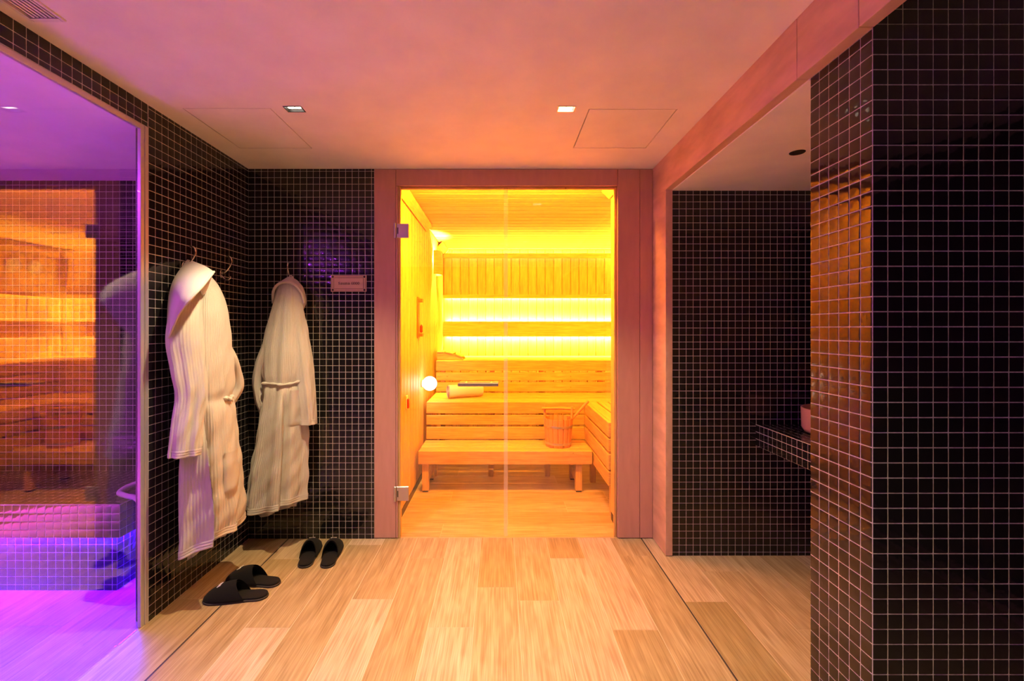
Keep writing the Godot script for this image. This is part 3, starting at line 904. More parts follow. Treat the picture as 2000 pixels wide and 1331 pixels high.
func build_sauna_things() -> void:
	# wall lamp with curved wooden shade
	var s := thing("wall_lamp", "curved wooden shade lamp on the boarded sauna wall", "lamp", Vector3(SX0, 1.98, -4.69))
	var rows := []
	for i in 2:
		var y := -0.12 + 0.24 * i
		var a := PackedVector3Array()
		for j in 17:
			var t := PI * j / 16.0
			a.append(Vector3(0.012 + 0.075 * sin(t), y, -0.10 * cos(t)))
		for j in 17:
			var t := PI * (16 - j) / 16.0
			a.append(Vector3(0.006 + 0.073 * sin(t), y, -0.095 * cos(t)))
		rows.append(a)
	part(s, "lamp_shade", grid_mesh([rows[0], rows[1]], true, true), M.pine[0])
	box(s, "mount", Vector3(0.0, -0.05, -0.03), Vector3(0.03, 0.0, 0.03), M.white_plastic, 0.004)
	var bulb := part(s, "bulb", lathe([Vector2(0.001, -0.02), Vector2(0.012, -0.012), Vector2(0.022, 0.02), Vector2(0.026, 0.04), Vector2(0.018, 0.06), Vector2(0.001, 0.068)], 18), M.led_amber, Transform3D(Basis(), Vector3(0.042, 0.01, 0)))
	bulb.position = Vector3(0.042, 0.01, 0)
	var l := OmniLight3D.new()
	l.name = "lamp_light"
	l.light_color = AMBER
	l.light_energy = E_SCONCE
	l.light_size = 0.02
	l.omni_range = 12.0
	l.omni_attenuation = 2.0
	l.shadow_enabled = true
	l.position = Vector3(0.042, 0.04, 0)
	s.add_child(l)
	# sand timer
	var t := thing("sand_timer", "upright wooden sand timer on the sauna side wall", "timer", Vector3(SX0, 1.397, -3.755))
	plank(t, "backing", Vector3(0.0, -0.17, -0.04), Vector3(0.012, 0.17, 0.04), "y", M.timer_wood, 0.002)
	plank(t, "end_block", Vector3(0.012, 0.128, -0.032), Vector3(0.045, 0.155, 0.032), "z", M.timer_wood, 0.002)
	plank(t, "end_block", Vector3(0.012, -0.155, -0.032), Vector3(0.045, -0.128, 0.032), "z", M.timer_wood, 0.002)
	var gl := part(t, "glass_bulb", lathe([Vector2(0.004, -0.127), Vector2(0.015, -0.12), Vector2(0.015, -0.05), Vector2(0.003, 0.0), Vector2(0.015, 0.05), Vector2(0.015, 0.12), Vector2(0.004, 0.127)], 18), M.glass, Transform3D(Basis(), Vector3(0.029, 0, 0)))
	part(gl, "sand", lathe([Vector2(0.001, -0.124), Vector2(0.012, -0.118), Vector2(0.012, -0.07), Vector2(0.001, -0.055)], 16), M.red_plastic)
	# added glowing globe, stands in for a round reflection in the door glass
	var gb := thing("glare_globe", "small white glowing globe on the sauna side wall, added for a round reflection in the door glass", "lamp", Vector3(SX0, 0.834, -3.93))
	part(gb, "base", lathe([Vector2(0.001, 0.0), Vector2(0.03, 0.0), Vector2(0.03, 0.012), Vector2(0.001, 0.012)], 20), M.white_plastic, Transform3D(Basis(Vector3.BACK, -PI / 2), Vector3.ZERO))
	var prof := []
	for i in 15:
		var a := PI * i / 14.0
		prof.append(Vector2(maxf(0.0006, 0.062 * sin(a)), 0.062 - 0.062 * cos(a)))
	part(gb, "globe", lathe(prof, 28), M.globe_glow, Transform3D(Basis(Vector3.BACK, -PI / 2), Vector3(0.010, 0, 0)))
	var gl2 := OmniLight3D.new()
	gl2.name = "lamp_light"
	gl2.light_color = Color(1.0, 0.93, 0.88)
	gl2.light_energy = 0.03
	gl2.light_size = 0.05
	gl2.omni_range = 12.0
	gl2.omni_attenuation = 2.0
	gl2.shadow_enabled = true
	gl2.position = Vector3(0.072, 0, 0)
	gb.add_child(gl2)
	# emergency button
	var eb := thing("call_button", "small white and red call button on the sauna side wall near the door", "button", Vector3(SX0, 0.773, -3.285))
	box(eb, "plate", Vector3(0, -0.045, -0.022), Vector3(0.010, 0.052, 0.022), M.white_plastic, 0.003)
	box(eb, "push_pad", Vector3(0.010, -0.04, -0.018), Vector3(0.022, 0.028, 0.018), M.red_plastic, 0.003)
	# gauges on the far wall
	for q in [[-4.90, 2.0, "round sauna thermometer dial on the far side wall, seen mirrored"], [-5.13, 2.0, "round sauna humidity dial next to the corner, seen mirrored"]]:
		var g := thing("wall_gauge", q[2], "gauge", Vector3(SX1, q[1], q[0]))
		var b := Basis(Vector3.BACK, PI / 2)
		part(g, "rim", lathe([Vector2(0.001, 0.0), Vector2(0.075, 0.0), Vector2(0.078, 0.012), Vector2(0.074, 0.026), Vector2(0.064, 0.028), Vector2(0.062, 0.018)], 36), M.satin_metal, Transform3D(b, Vector3.ZERO))
		part(g, "dial", lathe([Vector2(0.064, 0.019), Vector2(0.001, 0.019)], 30), M.gauge_face, Transform3D(b, Vector3.ZERO))
		box(g, "needle", Vector3(-0.0215, -0.004, -0.002), Vector3(-0.020, 0.045, 0.002), M.plate_ink, 0.0005)
	# head rest
	var h := thing("sauna_headrest", "slatted curved pine headrest lying on the top bench", "headrest", Vector3(-0.64, 0.9835, -4.80))
	for zz in [-0.13, 0.13]:
		var poly := PackedVector2Array([Vector2(0, 0), Vector2(0.27, 0), Vector2(0.262, 0.022), Vector2(0.18, 0.058), Vector2(0.08, 0.078), Vector2(0, 0.078)])
		part(h, "side_cheek", prism(poly, 0.022), M.pine[2], Transform3D(Basis(), Vector3(0, 0, zz)))
	for q in [[0.037, 0.084, 0.074, 0.0], [0.125, 0.076, 0.082, -0.20], [0.222, 0.048, 0.075, -0.38]]:
		part(h, "slat", cbox(Vector3(0.32, 0.013, q[2]), 0.002), M.pine[1], Transform3D(Basis(Vector3.BACK, q[3]) * Basis(Vector3.UP, PI / 2), Vector3(q[0], q[1], 0)))
	# rolled towel
	var tw := thing("towel_roll", "white rolled towel on the middle sauna bench", "towel", world_at(908, 767, 4.28))
	tw.position.y = 0.661 + 0.066
	tw.rotation.y = 0.42
	var trows := []
	var nseg := 90
	for i in 2:
		trows.append(PackedVector3Array())
	var outer := PackedVector3Array(); var spiral := PackedVector2Array()
	for j in nseg + 1:
		var a := TAU * 4.2 * j / nseg
		var r := 0.012 + 0.053 * j / nseg
		spiral.append(Vector2(cos(a) * r, sin(a) * r))
	var towel_rows := []
	for i in 9:
		var xx := -0.165 + 0.33 * i / 8.0
		var a := PackedVector3Array()
		var sq := 1.0 - 0.05 * sin(PI * i / 8.0)
		for p in spiral:
			a.append(Vector3(xx, p.y * sq, p.x * sq))
		for k in spiral.size():
			var p2: Vector2 = spiral[spiral.size() - 1 - k]
			var ln := p2.length()
			var pp := p2 * ((ln - 0.009) / ln)
			a.append(Vector3(xx + 0.0, pp.y * sq, pp.x * sq))
		towel_rows.append(a)
	part(tw, "roll", grid_mesh(towel_rows, true), M.terry)
	var core := []
	for i in 2:
		core.append(PackedVector3Array())
	part(tw, "roll_core", tube([Vector3(-0.158, 0, 0), Vector3(0.158, 0, 0)], 0.058, 24), M.terry)
	build_bucket()

func prism(poly: PackedVector2Array, depth: float) -> ArrayMesh:
	var st := SurfaceTool.new()
	st.begin(Mesh.PRIMITIVE_TRIANGLES)
	st.set_smooth_group(-1)
	var tri := Geometry2D.triangulate_polygon(poly)
	var mid2 := Vector2.ZERO
	for p in poly:
		mid2 += p
	mid2 /= poly.size()
	var mid := Vector3(mid2.x, mid2.y, 0)
	for s in [-0.5, 0.5]:
		for k in range(0, tri.size(), 3):
			var c := []
			for q in 3:
				var p := poly[tri[k + q]]
				c.append(Vector3(p.x, p.y, s * depth))
			var inside := Vector3((c[0].x + c[1].x + c[2].x) / 3.0, (c[0].y + c[1].y + c[2].y) / 3.0, 0)
			face(st, c, inside)
	for k in poly.size():
		var a := poly[k]
		var b := poly[(k + 1) % poly.size()]
		face(st, [Vector3(a.x, a.y, -depth / 2), Vector3(b.x, b.y, -depth / 2), Vector3(b.x, b.y, depth / 2), Vector3(a.x, a.y, depth / 2)], mid)
	st.generate_normals()
	return st.commit()

func build_bucket() -> void:
	var at := Vector3(0.487, 0.335, -3.79)
	var b := thing("sauna_bucket", "wooden stave bucket with metal bands and bar handle on the low bench", "bucket", at)
	var n := 16
	for k in n:
		var a0 := TAU * k / n + 0.012
		var a1 := TAU * (k + 1) / n - 0.012
		var ear := k == 0 or k == 8
		var top := 0.33 if ear else 0.232
		var lo := []
		var hi := []
		for s in [[0.105, 0.0], [0.122, 0.232]]:
			pass
		var rows := []
		for yy in [0.0, 0.012, 0.232, top] if ear else [0.0, 0.012, 0.232]:
			var rad: float = 0.104 + 0.018 * minf(yy, 0.232) / 0.232
			var squeeze := 1.0 if yy <= 0.232 else 0.45
			var r := PackedVector3Array()
			var am := (a0 + a1) / 2
			var w := (a1 - a0) / 2 * squeeze
			for q in 4:
				var a := am + w * (q / 1.5 - 1.0)
				r.append(Vector3(cos(a) * rad, yy, sin(a) * rad))
			for q in 4:
				var a := am + w * (1.0 - q / 1.5)
				r.append(Vector3(cos(a) * (rad - 0.014), yy, sin(a) * (rad - 0.014)))
			rows.append(r)
		# close the ends
		var first := PackedVector3Array(); var lastr := PackedVector3Array()
		var c0 := Vector3.ZERO; var c1 := Vector3.ZERO
		for q in 8:
			c0 += rows[0][q] / 8.0
			c1 += rows[rows.size() - 1][q] / 8.0
		for q in 8:
			first.append(c0); lastr.append(c1)
		rows.insert(0, first)
		rows.append(lastr)
		part(b, "stave", grid_mesh(rows, true), M.bucket_wood)
	part(b, "bottom", lathe([Vector2(0.001, 0.012), Vector2(0.092, 0.012), Vector2(0.092, 0.024), Vector2(0.001, 0.024)], 28), M.bucket_wood)
	for y in [0.03, 0.17]:
		var r: float = 0.104 + 0.018 * y / 0.232 + 0.0004
		part(b, "hoop", lathe([Vector2(r - 0.001, y - 0.010), Vector2(r + 0.0015, y - 0.009), Vector2(r + 0.0022, y + 0.009), Vector2(r - 0.0005, y + 0.010)], 40), M.steel_band)
	part(b, "handle", tube([Vector3(-0.135, 0.305, 0), Vector3(0.0, 0.309, 0), Vector3(0.135, 0.305, 0)], 0.011, 14), M.bucket_wood)
	b.rotation.y = -0.12
	var l := thing("sauna_ladle", "wooden ladle leaning in the sauna bucket", "ladle", at)
	part(l, "handle", tube([Vector3(0.03, 0.10, 0.02), Vector3(0.10, 0.215, 0.03), Vector3(0.245, 0.375, 0.03)], [0.009, 0.010, 0.012], 12), M.bucket_wood)
	part(l, "bowl", lathe([Vector2(0.001, 0.0), Vector2(0.03, 0.006), Vector2(0.04, 0.03), Vector2(0.042, 0.05), Vector2(0.038, 0.05), Vector2(0.034, 0.03), Vector2(0.001, 0.01)], 24), M.bucket_wood, Transform3D(Basis(Vector3.BACK, -0.4), Vector3(0.0, 0.06, 0.015)))

# ---------------------------------------------------------------- sauna door
func build_door() -> void:
	var zg := BACK - 0.012
	var d := thing("door_1", "frameless clear glass sauna door with square hinges and a bar handle", "glass door", Vector3.ZERO, "", "structure")
	box(d, "pane", Vector3(-0.628, 0.008, zg - 0.008), Vector3(0.0255, 2.188, zg), M.glass, 0.0006)
	box(d, "edge_seal", Vector3(0.026, 0.008, zg - 0.007), Vector3(0.050, 2.188, zg - 0.001), M.seal, 0.001)
	for y in [1.915, 0.279]:
		var h := Node3D.new()
		h.name = "hinge"
		h.position = Vector3(-0.60, y, zg)
		d.add_child(h, true)
		box(h, "glass_plate", Vector3(-0.043, -0.045, 0.0005), Vector3(0.035, 0.045, 0.014), M.satin_metal, 0.003)
		box(h, "wall_plate", Vector3(-0.056, -0.047, 0.0125), Vector3(-0.0435, 0.047, 0.024), M.satin_metal, 0.002)
		box(h, "pin_cover", Vector3(-0.036, -0.02, 0.0138), Vector3(-0.030, 0.02, 0.0165), M.dark_metal, 0.001)
	var hd := Node3D.new()
	hd.name = "door_handle"
	hd.position = Vector3(-0.133, 0.962, zg)
	d.add_child(hd, true)
	box(hd, "bar", Vector3(-0.125, -0.011, 0.034), Vector3(0.125, 0.011, 0.052), M.satin_metal, 0.003)
	for x in [-0.078, 0.080]:
		part(hd, "standoff", tube([Vector3(x, 0.004, 0.0), Vector3(x, 0.004, 0.035)], 0.008, 14), M.satin_metal)
	box(hd, "inner_bar", Vector3(-0.125, -0.009, -0.052), Vector3(0.125, 0.009, -0.036), M.pine[1], 0.003)
	for x in [-0.078, 0.080]:
		part(hd, "standoff", tube([Vector3(x, 0.004, -0.036), Vector3(x, 0.004, -0.0085)], 0.008, 14), M.satin_metal)
	var w := thing("window_2", "fixed clear glass side panel next to the sauna door", "glass panel", Vector3.ZERO, "", "structure")
	box(w, "pane", Vector3(0.0505, 0.004, zg - 0.008), Vector3(0.716, 2.188, zg), M.glass, 0.0006)

# ---------------------------------------------------------------- alcove
func build_alcove() -> void:
	var c := thing("tiled_counter", "black mosaic tiled counter shelf in the alcove carrying the clay basin", "counter")
	box(c, "counter_block", Vector3(1.472, 0.634, -2.6195), Vector3(2.399, 0.756, -1.459), M.grout, 0.0005)
	tiles(c, Vector3(1.472, 0.634, -2.6195), Vector3(0, 0, 1), Vector3.UP, 1.16, 0.122, 0.0, 0.0)
	tiles(c, Vector3(1.472, 0.756, -1.46), Vector3(1, 0, 0), Vector3(0, 0, -1), 0.927, 1.159, 0.0, 0.0)
	var prof := [Vector2(0.001, 0.0), Vector2(0.135, 0.0), Vector2(0.160, 0.008), Vector2(0.172, 0.028), Vector2(0.175, 0.130), Vector2(0.172, 0.133), Vector2(0.164, 0.132), Vector2(0.160, 0.03), Vector2(0.145, 0.014), Vector2(0.001, 0.012)]
	tag(part(self, "wash_basin", lathe(prof, 48), M.basin_clay, Transform3D(Basis(), Vector3(1.757, 0.7585, -2.345))), "terracotta pink round vessel basin on the tiled alcove counter", "basin")

# ---------------------------------------------------------------- sign, hooks
func text(s: String, font: String, size: float, bold := 400) -> TextMesh:
	var f := SystemFont.new()
	f.font_names = PackedStringArray([font])
	f.font_weight = bold
	var t := TextMesh.new()
	t.font = f
	t.text = s
	t.font_size = 64
	t.pixel_size = size / 64.0
	t.depth = 0.0006
	return t

func build_sign() -> void:
	var s := thing("sauna_sign", "bronze coloured plate lettered Sauna 6000 on the tiled wall", "sign", Vector3(-0.937, 1.587, BACK + 0.002))
	box(s, "plate", Vector3(-0.110, -0.051, 0), Vector3(0.110, 0.051, 0.005), M.brass_plate, 0.001)
	var e := 0.0052
	for q in [[-0.0895, 0.0335, 0.0895, 0.036], [-0.0895, -0.036, 0.0895, -0.0335], [-0.0895, 0.0455, 0.0895, 0.0475], [-0.0895, -0.0475, 0.0895, -0.0455], [-0.093, -0.0335, -0.0905, 0.0335], [0.0905, -0.0335, 0.093, 0.0335], [-0.1045, -0.0335, -0.1025, 0.0335], [0.1025, -0.0335, 0.1045, 0.0335]]:
		box(s, "ruled_line", Vector3(q[0], q[1], 0.0049), Vector3(q[2], q[3], e + 0.0004), M.plate_ink, 0.0002)
	for cx in [-1.0, 1.0]:
		for cy in [-1.0, 1.0]:
			box(s, "corner_square", Vector3(cx * 0.098 - 0.0065, cy * 0.041 - 0.0065, 0.0049), Vector3(cx * 0.098 + 0.0065, cy * 0.041 + 0.0065, e + 0.0006), M.plate_ink, 0.0003)
	part(s, "lettering", text("Sauna 6000", "Droid Serif", 0.0235, 700), M.plate_ink, Transform3D(Basis(), Vector3(0.002, 0.0, 0.0054)))

func make_hook(label: String, at: Vector3, turn: float) -> void:
	var h := thing("robe_hook", label, "hook", at)
	h.rotation.y = turn
	var plate := lathe([Vector2(0.001, 0.0), Vector2(0.015, 0.0), Vector2(0.0155, 0.004), Vector2(0.013, 0.0065), Vector2(0.001, 0.007)], 24)
	part(h, "back_plate", plate, M.chrome, Transform3D(Basis(Vector3.RIGHT, PI / 2).scaled(Vector3(1, 1.5, 1)), Vector3(0, 0, 0.001)))
	part(h, "upper_arm", tube(spline([Vector3(0, 0.004, 0.004), Vector3(0, 0.010, 0.024), Vector3(0, 0.035, 0.046), Vector3(0, 0.065, 0.060), Vector3(0, 0.087, 0.058), Vector3(0, 0.098, 0.045), Vector3(0, 0.096, 0.034)], 28), 0.0046, 12), M.chrome)
	part(h, "lower_arm", tube(spline([Vector3(0, -0.008, 0.004), Vector3(0, -0.024, 0.016), Vector3(0, -0.034, 0.034), Vector3(0, -0.026, 0.050), Vector3(0, -0.014, 0.055)], 20), 0.0042, 12), M.chrome)

# ---------------------------------------------------------------- robes
func row_at(tab: Array, y: float) -> Array:
	var n := tab.size()
	for i in n - 1:
		if y <= tab[i][0] and y >= tab[i + 1][0]:
			var f: float = (tab[i][0] - y) / (tab[i][0] - tab[i + 1][0])
			var o := []
			for k in range(1, 5):
				o.append(cat(tab[maxi(i - 1, 0)][k], tab[i][k], tab[i + 1][k], tab[mini(i + 2, n - 1)][k], f))
			return o
	return tab[n - 1].slice(1) if y < tab[n - 1][0] else tab[0].slice(1)

# point on a hanging cloth tube. p: fold settings
func cloth_point(tab: Array, th: float, y: float, p: Dictionary, extra := 0.0) -> Vector3:
	var r := row_at(tab, y)
	var t0: float = tab[0][0]
	var t1: float = tab[tab.size() - 1][0]
	var q: float = clampf((t0 - y) / (t0 - t1), 0.0, 1.0)
	var s := sin(th)
	var b: float = r[3]
	var dirv := Vector3(cos(th), 0, s if s > 0 else s * 0.35)
	var sd: float = p.seed
	var amp: float = p.amp * (0.35 + 0.9 * q)
	var fold := 0.0
	fold += sin(th * 5.0 + sd + q * 1.3) * 0.55
	fold += sin(th * 9.0 + sd * 2.3 - q * 2.1 + sin(q * 6.0 + sd)) * 0.45
	fold += sin(th * 14.0 + sd * 4.1 + q * 3.0) * 0.25
	var d := amp * fold
	if p.has("slit"):
		var dt: float = wrapf(th - p.slit - 0.10 * sin(q * 5.0), -PI, PI)
		var k := smoothstep(p.slit_from, p.slit_from + 0.12, q)
		if dt > 0.0:
			d += p.get("slit_amp", 0.042) * k * exp(-dt / 0.35)
		else:
			d -= p.get("slit_amp", 0.042) * 0.55 * k * exp(dt / 0.25)
	if p.has("hollow"):
		var dh: float = wrapf(th - p.hollow, -PI, PI)
		d -= p.hollow_depth * exp(-dh * dh / 0.35) * exp(-pow((q - p.hollow_at) / 0.16, 2.0))
	# tuck at the belt
	if p.has("belt"):
		d -= 0.010 * exp(-pow((y - p.belt) / 0.03, 2.0))
	# small creases
	d += 0.004 * sin(y * 38.0 + th * 3.0 + sd) * sin(th * 4.0 + y * 11.0) * (0.3 + q) * p.get("crease", 1.0)
	if p.get("rib", 0.0) > 0.0 and extra == 0.0:
		d += p.rib * sin(th * p.ribs)
	d += extra
	var pos := Vector3(r[0], y, r[2]) + Vector3(r[1] * dirv.x, 0, b * dirv.z)
	pos += Vector3(dirv.x, 0, dirv.z).normalized() * d * (0.25 if s < 0 else 1.0)
	pos.z = maxf(pos.z, 0.006)
	return pos

func cloth(tab: Array, p: Dictionary, ny: int, nth: int, y0: float, y1: float, hem: Callable, extra := 0.0, band := false, cap := false) -> ArrayMesh:
	var rows := []
	for i in ny + 1:
		var f := float(i) / ny
		var a := PackedVector3Array()
		for j in nth:
			var th := TAU * j / nth
			var yy: float = lerpf(y0, y1, f)
			var e := extra
			if band:
				e += 0.0016 * absf(sin(f * PI * 3.0)) + 0.0008
			var pt := cloth_point(tab, th, yy, p, e)
			pt.y += hem.call(th, yy)
			a.append(pt)
		rows.append(a)
	if band:
		var a2 := PackedVector3Array()
		for j in nth:
			a2.append(cloth_point(tab, TAU * j / nth, y1, p, extra - 0.010) + Vector3(0, hem.call(TAU * j / nth, y1) + 0.004, 0))
		rows.append(a2)
	return grid_mesh(rows, true, true)

func no_hem(_th: float, _y: float) -> float:
	return 0.0

func build_robe(label: String, at: Vector3, turn: float, cfg: Dictionary) -> Node3D:
	var o := thing("bathrobe", label, "bathrobe", at)
	o.rotation.y = turn
	var tab: Array = cfg.body
	var p: Dictionary = cfg.fold
	var y0: float = tab[0][0]
	var y1: float = tab[tab.size() - 1][0]
	var hem: Callable = func(th: float, yy: float) -> float:
		var q := clampf((0.75 - yy) / 0.45, 0.0, 1.0)
		return q * (0.030 * sin(th * 1.0 + cfg.hem_phase) + 0.012 * sin(th * 3.0 + cfg.hem_phase * 2.0))
	part(o, "robe_body", cloth(tab, p, 150, 520, y0, y1 + 0.035, hem), M.terry)
	part(o, "hem_band", cloth(tab, p, 16, 260, y1 + 0.037, y1, hem, 0.0012, true), M.terry)
	# inner tail below the hem
	var tail_tab := []
	for r in tab:
		tail_tab.append([r[0], r[1], r[2] * 0.72, r[3] * 0.95, r[4] * 0.55])
	var tp := p.duplicate()
	tp.seed = p.seed + 2.0
	tp.erase("slit")
	part(o, "inner_panel", cloth(tail_tab, tp, 20, 160, 0.6, y1 - 0.035, hem), M.terry)
	# sleeves
	for s in cfg.sleeves:
		var sp: Dictionary = s.fold
		var st: Array = s.tab
		var e0: float = st[0][0]
		var e1: float = st[st.size() - 1][0]
		var slv := part(o, "sleeve", cloth(st, sp, 70, 240, e0, e1 + 0.03, no_hem), M.terry)
		part(slv, "cuff", cloth(st, sp, 14, 160, e1 + 0.032, e1, no_hem, 0.0016, true), M.terry)
	# belt
	var bpts := []
	for k in 40:
		var f := k / 39.0
		var th := lerpf(cfg.belt_from, cfg.belt_to, f)
		var yy: float = cfg.belt_y + 0.012 * sin(f * 5.0 + 1.0) + cfg.belt_tilt * (f - 0.5)
		bpts.append(cloth_point(tab, th, yy, p, 0.008))
	var br := []
	for k in 40:
		br.append(0.009 + 0.003 * sin(k * 0.9))
	part(o, "belt", tube(bpts, br, 12, 0.8), M.terry)
	# pocket
	var prow := []
	for i in 13:
		var a := PackedVector3Array()
		for j in 15:
			var th := lerpf(cfg.pocket[0], cfg.pocket[1], j / 14.0)
			var yy := lerpf(cfg.pocket[3], cfg.pocket[2], i / 12.0)
			var edge := 0.010 if (i < 12 and i > 0 and j > 0 and j < 14) else 0.001
			if i == 0:
				edge = 0.014
			a.append(cloth_point(tab, th, yy, p, edge))
		prow.append(a)
	part(o, "pocket", grid_mesh(prow, false, true), M.terry)
	# hanging loop
	part(o, "hanging_loop", tube(spline([Vector3(-0.014, 1.60, 0.04), Vector3(-0.006, 1.625, 0.036), Vector3(0.0, 1.634, 0.03), Vector3(0.007, 1.625, 0.036), Vector3(0.014, 1.60, 0.04)], 16), 0.0035, 8), M.terry)
	return o

func build_robes() -> void:
	# robe on the back wall
	var body2 := [[1.615, 0.0, 0.016, 0.045, 0.018], [1.585, 0.0, 0.045, 0.052, 0.035], [1.53, 0.004, 0.068, 0.058, 0.052], [1.46, 0.002, 0.082, 0.064, 0.064], [1.40, 0.0, 0.098, 0.068, 0.074], [1.28, -0.002, 0.125, 0.072, 0.088], [1.13, -0.004, 0.138, 0.076, 0.098], [0.98, -0.006, 0.128, 0.078, 0.104], [0.90, -0.008, 0.124, 0.08, 0.106], [0.80, -0.014, 0.132, 0.08, 0.11], [0.65, -0.026, 0.145, 0.08, 0.116], [0.50, -0.042, 0.158, 0.08, 0.122], [0.36, -0.056, 0.168, 0.08, 0.126], [0.27, -0.062, 0.172, 0.08, 0.126]]
	var fold2 := {"seed": 1.3, "amp": 0.013, "slit": 1.25, "slit_from": 0.50, "belt": 0.985, "rib": 0.0007, "ribs": 88.0}
	var sl := {"tab": [[1.30, -0.060, 0.05, 0.075, 0.045], [1.20, -0.095, 0.055, 0.08, 0.055], [1.08, -0.130, 0.058, 0.082, 0.06], [0.98, -0.148, 0.055, 0.08, 0.06], [0.88, -0.140, 0.048, 0.075, 0.055], [0.80, -0.125, 0.042, 0.07, 0.045], [0.745, -0.120, 0.038, 0.065, 0.04]], "fold": {"seed": 4.0, "amp": 0.004, "hollow": 0.95, "hollow_depth": 0.075, "hollow_at": 0.52, "rib": 0.0005, "ribs": 40.0, "crease": 0.5}}
	var sr := {"tab": [[1.36, 0.055, 0.045, 0.072, 0.045], [1.25, 0.080, 0.052, 0.078, 0.055], [1.12, 0.100, 0.056, 0.082, 0.06], [0.98, 0.116, 0.054, 0.085, 0.062], [0.86, 0.128, 0.050, 0.088, 0.06], [0.735, 0.138, 0.046, 0.09, 0.055]], "fold": {"seed": 2.0, "amp": 0.004, "rib": 0.0005, "ribs": 40.0, "crease": 0.6}}
	var r2 := build_robe("white hooded bathrobe hanging beside the sauna sign", Vector3(-1.282, 0, BACK + 0.004), 0.0, {"body": body2, "fold": fold2, "sleeves": [sl, sr], "hem_phase": 2.4, "belt_from": 2.75, "belt_to": 0.55, "belt_y": 0.985, "belt_tilt": 0.035, "pocket": [1.05, 0.35, 0.735, 0.945]})
	# its hood: shell behind and rolled rim in front
	var hood2 := [[1.622, 0.0, 0.014, 0.04, 0.02], [1.60, 0.002, 0.045, 0.046, 0.034], [1.56, 0.006, 0.076, 0.05, 0.046], [1.51, 0.008, 0.092, 0.052, 0.052], [1.46, 0.008, 0.094, 0.05, 0.05], [1.425, 0.006, 0.080, 0.046, 0.04], [1.41, 0.006, 0.06, 0.042, 0.03]]
	part(r2, "hood", cloth(hood2, {"seed": 0.4, "amp": 0.002, "crease": 0.4}, 40, 120, 1.622, 1.41, no_hem), M.terry)
	part(r2, "hood_rim", tube(spline([Vector3(-0.088, 1.46, 0.072), Vector3(-0.078, 1.53, 0.09), Vector3(-0.046, 1.572, 0.098), Vector3(0.0, 1.586, 0.10), Vector3(0.046, 1.572, 0.098), Vector3(0.088, 1.525, 0.09), Vector3(0.100, 1.46, 0.07)], 40), 0.010, 12, 0.8), M.terry)
	# robe on the left wall; local x runs towards the corner, local z out of the wall
	var body1 := [[1.615, 0.0, 0.014, 0.05, 0.018], [1.585, 0.01, 0.045, 0.06, 0.04], [1.53, 0.02, 0.075, 0.07, 0.065], [1.46, 0.03, 0.10, 0.078, 0.082], [1.38, 0.03, 0.118, 0.082, 0.09], [1.25, 0.03, 0.135, 0.085, 0.098], [1.10, 0.03, 0.145, 0.088, 0.105], [0.98, 0.025, 0.14, 0.09, 0.11], [0.90, 0.02, 0.14, 0.09, 0.115], [0.78, 0.02, 0.15, 0.09, 0.13], [0.62, 0.02, 0.165, 0.09, 0.145], [0.48, 0.03, 0.175, 0.09, 0.15], [0.36, 0.04, 0.185, 0.09, 0.15], [0.275, 0.045, 0.19, 0.09, 0.145]]
	var fold1 := {"seed": 3.1, "amp": 0.011, "slit": 2.45, "slit_amp": 0.058, "slit_from": 0.55, "belt": 0.96, "rib": 0.0011, "ribs": 80.0}
	var near := {"tab": [[1.52, -0.045, 0.055, 0.062, 0.055], [1.42, -0.078, 0.074, 0.060, 0.076], [1.33, -0.100, 0.082, 0.058, 0.092], [1.24, -0.108, 0.084, 0.060, 0.100], [1.14, -0.112, 0.076, 0.075, 0.098], [1.0, -0.122, 0.068, 0.10, 0.086], [0.88, -0.147, 0.062, 0.10, 0.088], [0.80, -0.163, 0.058, 0.10, 0.088], [0.73, -0.176, 0.056, 0.10, 0.09]], "fold": {"seed": 5.2, "amp": 0.007, "rib": 0.0006, "ribs": 44.0, "crease": 0.9}}
	var far := {"tab": [[1.28, 0.085, 0.055, 0.085, 0.055], [1.18, 0.130, 0.06, 0.10, 0.068], [1.08, 0.165, 0.064, 0.11, 0.076], [0.99, 0.180, 0.062, 0.112, 0.078], [0.90, 0.160, 0.055, 0.085, 0.062], [0.80, 0.145, 0.05, 0.075, 0.052]], "fold": {"seed": 1.0, "amp": 0.004, "hollow": 2.15, "hollow_depth": 0.075, "hollow_at": 0.55, "rib": 0.0005, "ribs": 40.0, "crease": 0.5}}
	var z0 := -2.245
	var r1 := build_robe("white hooded ribbed bathrobe hanging next to the steam room glass", Vector3(LEFT + 0.004, 0, z0), PI / 2, {"body": body1, "fold": fold1, "sleeves": [near, far], "hem_phase": 0.6, "belt_from": 1.65, "belt_to": 1.0, "belt_y": 0.955, "belt_tilt": 0.02, "pocket": [1.95, 1.3, 0.50, 0.70]})
	var inv := r1.transform.affine_inverse()
	var ctrl := []
	for row in [[[366, 507, 2.262], [350, 528, 2.19], [337, 550, 2.14], [329, 580, 2.105], [326, 620, 2.095], [325, 662, 2.095]],
			[[384, 513, 2.235], [366, 541, 2.11], [352, 568, 2.05], [341, 600, 2.035], [333, 635, 2.045], [327, 663, 2.07]],
			[[403, 521, 2.215], [384, 549, 2.085], [363, 577, 2.025], [347, 604, 2.02], [335, 637, 2.035], [328, 662, 2.06]],
			[[418, 531, 2.205], [397, 558, 2.085], [373, 584, 2.025], [353, 608, 2.02], [338, 638, 2.035], [329, 661, 2.055]]]:
		var a := []
		for q in row:
			a.append(inv * world_at(q[0], q[1], q[2]))
		ctrl.append(a)
	var hood := part(r1, "hood", sheet(ctrl, 24, 48, 0.006), M.terry)
	part(hood, "hood_rim", tube(spline(ctrl[3], 40), 0.0055, 10), M.terry)
	var inner := []
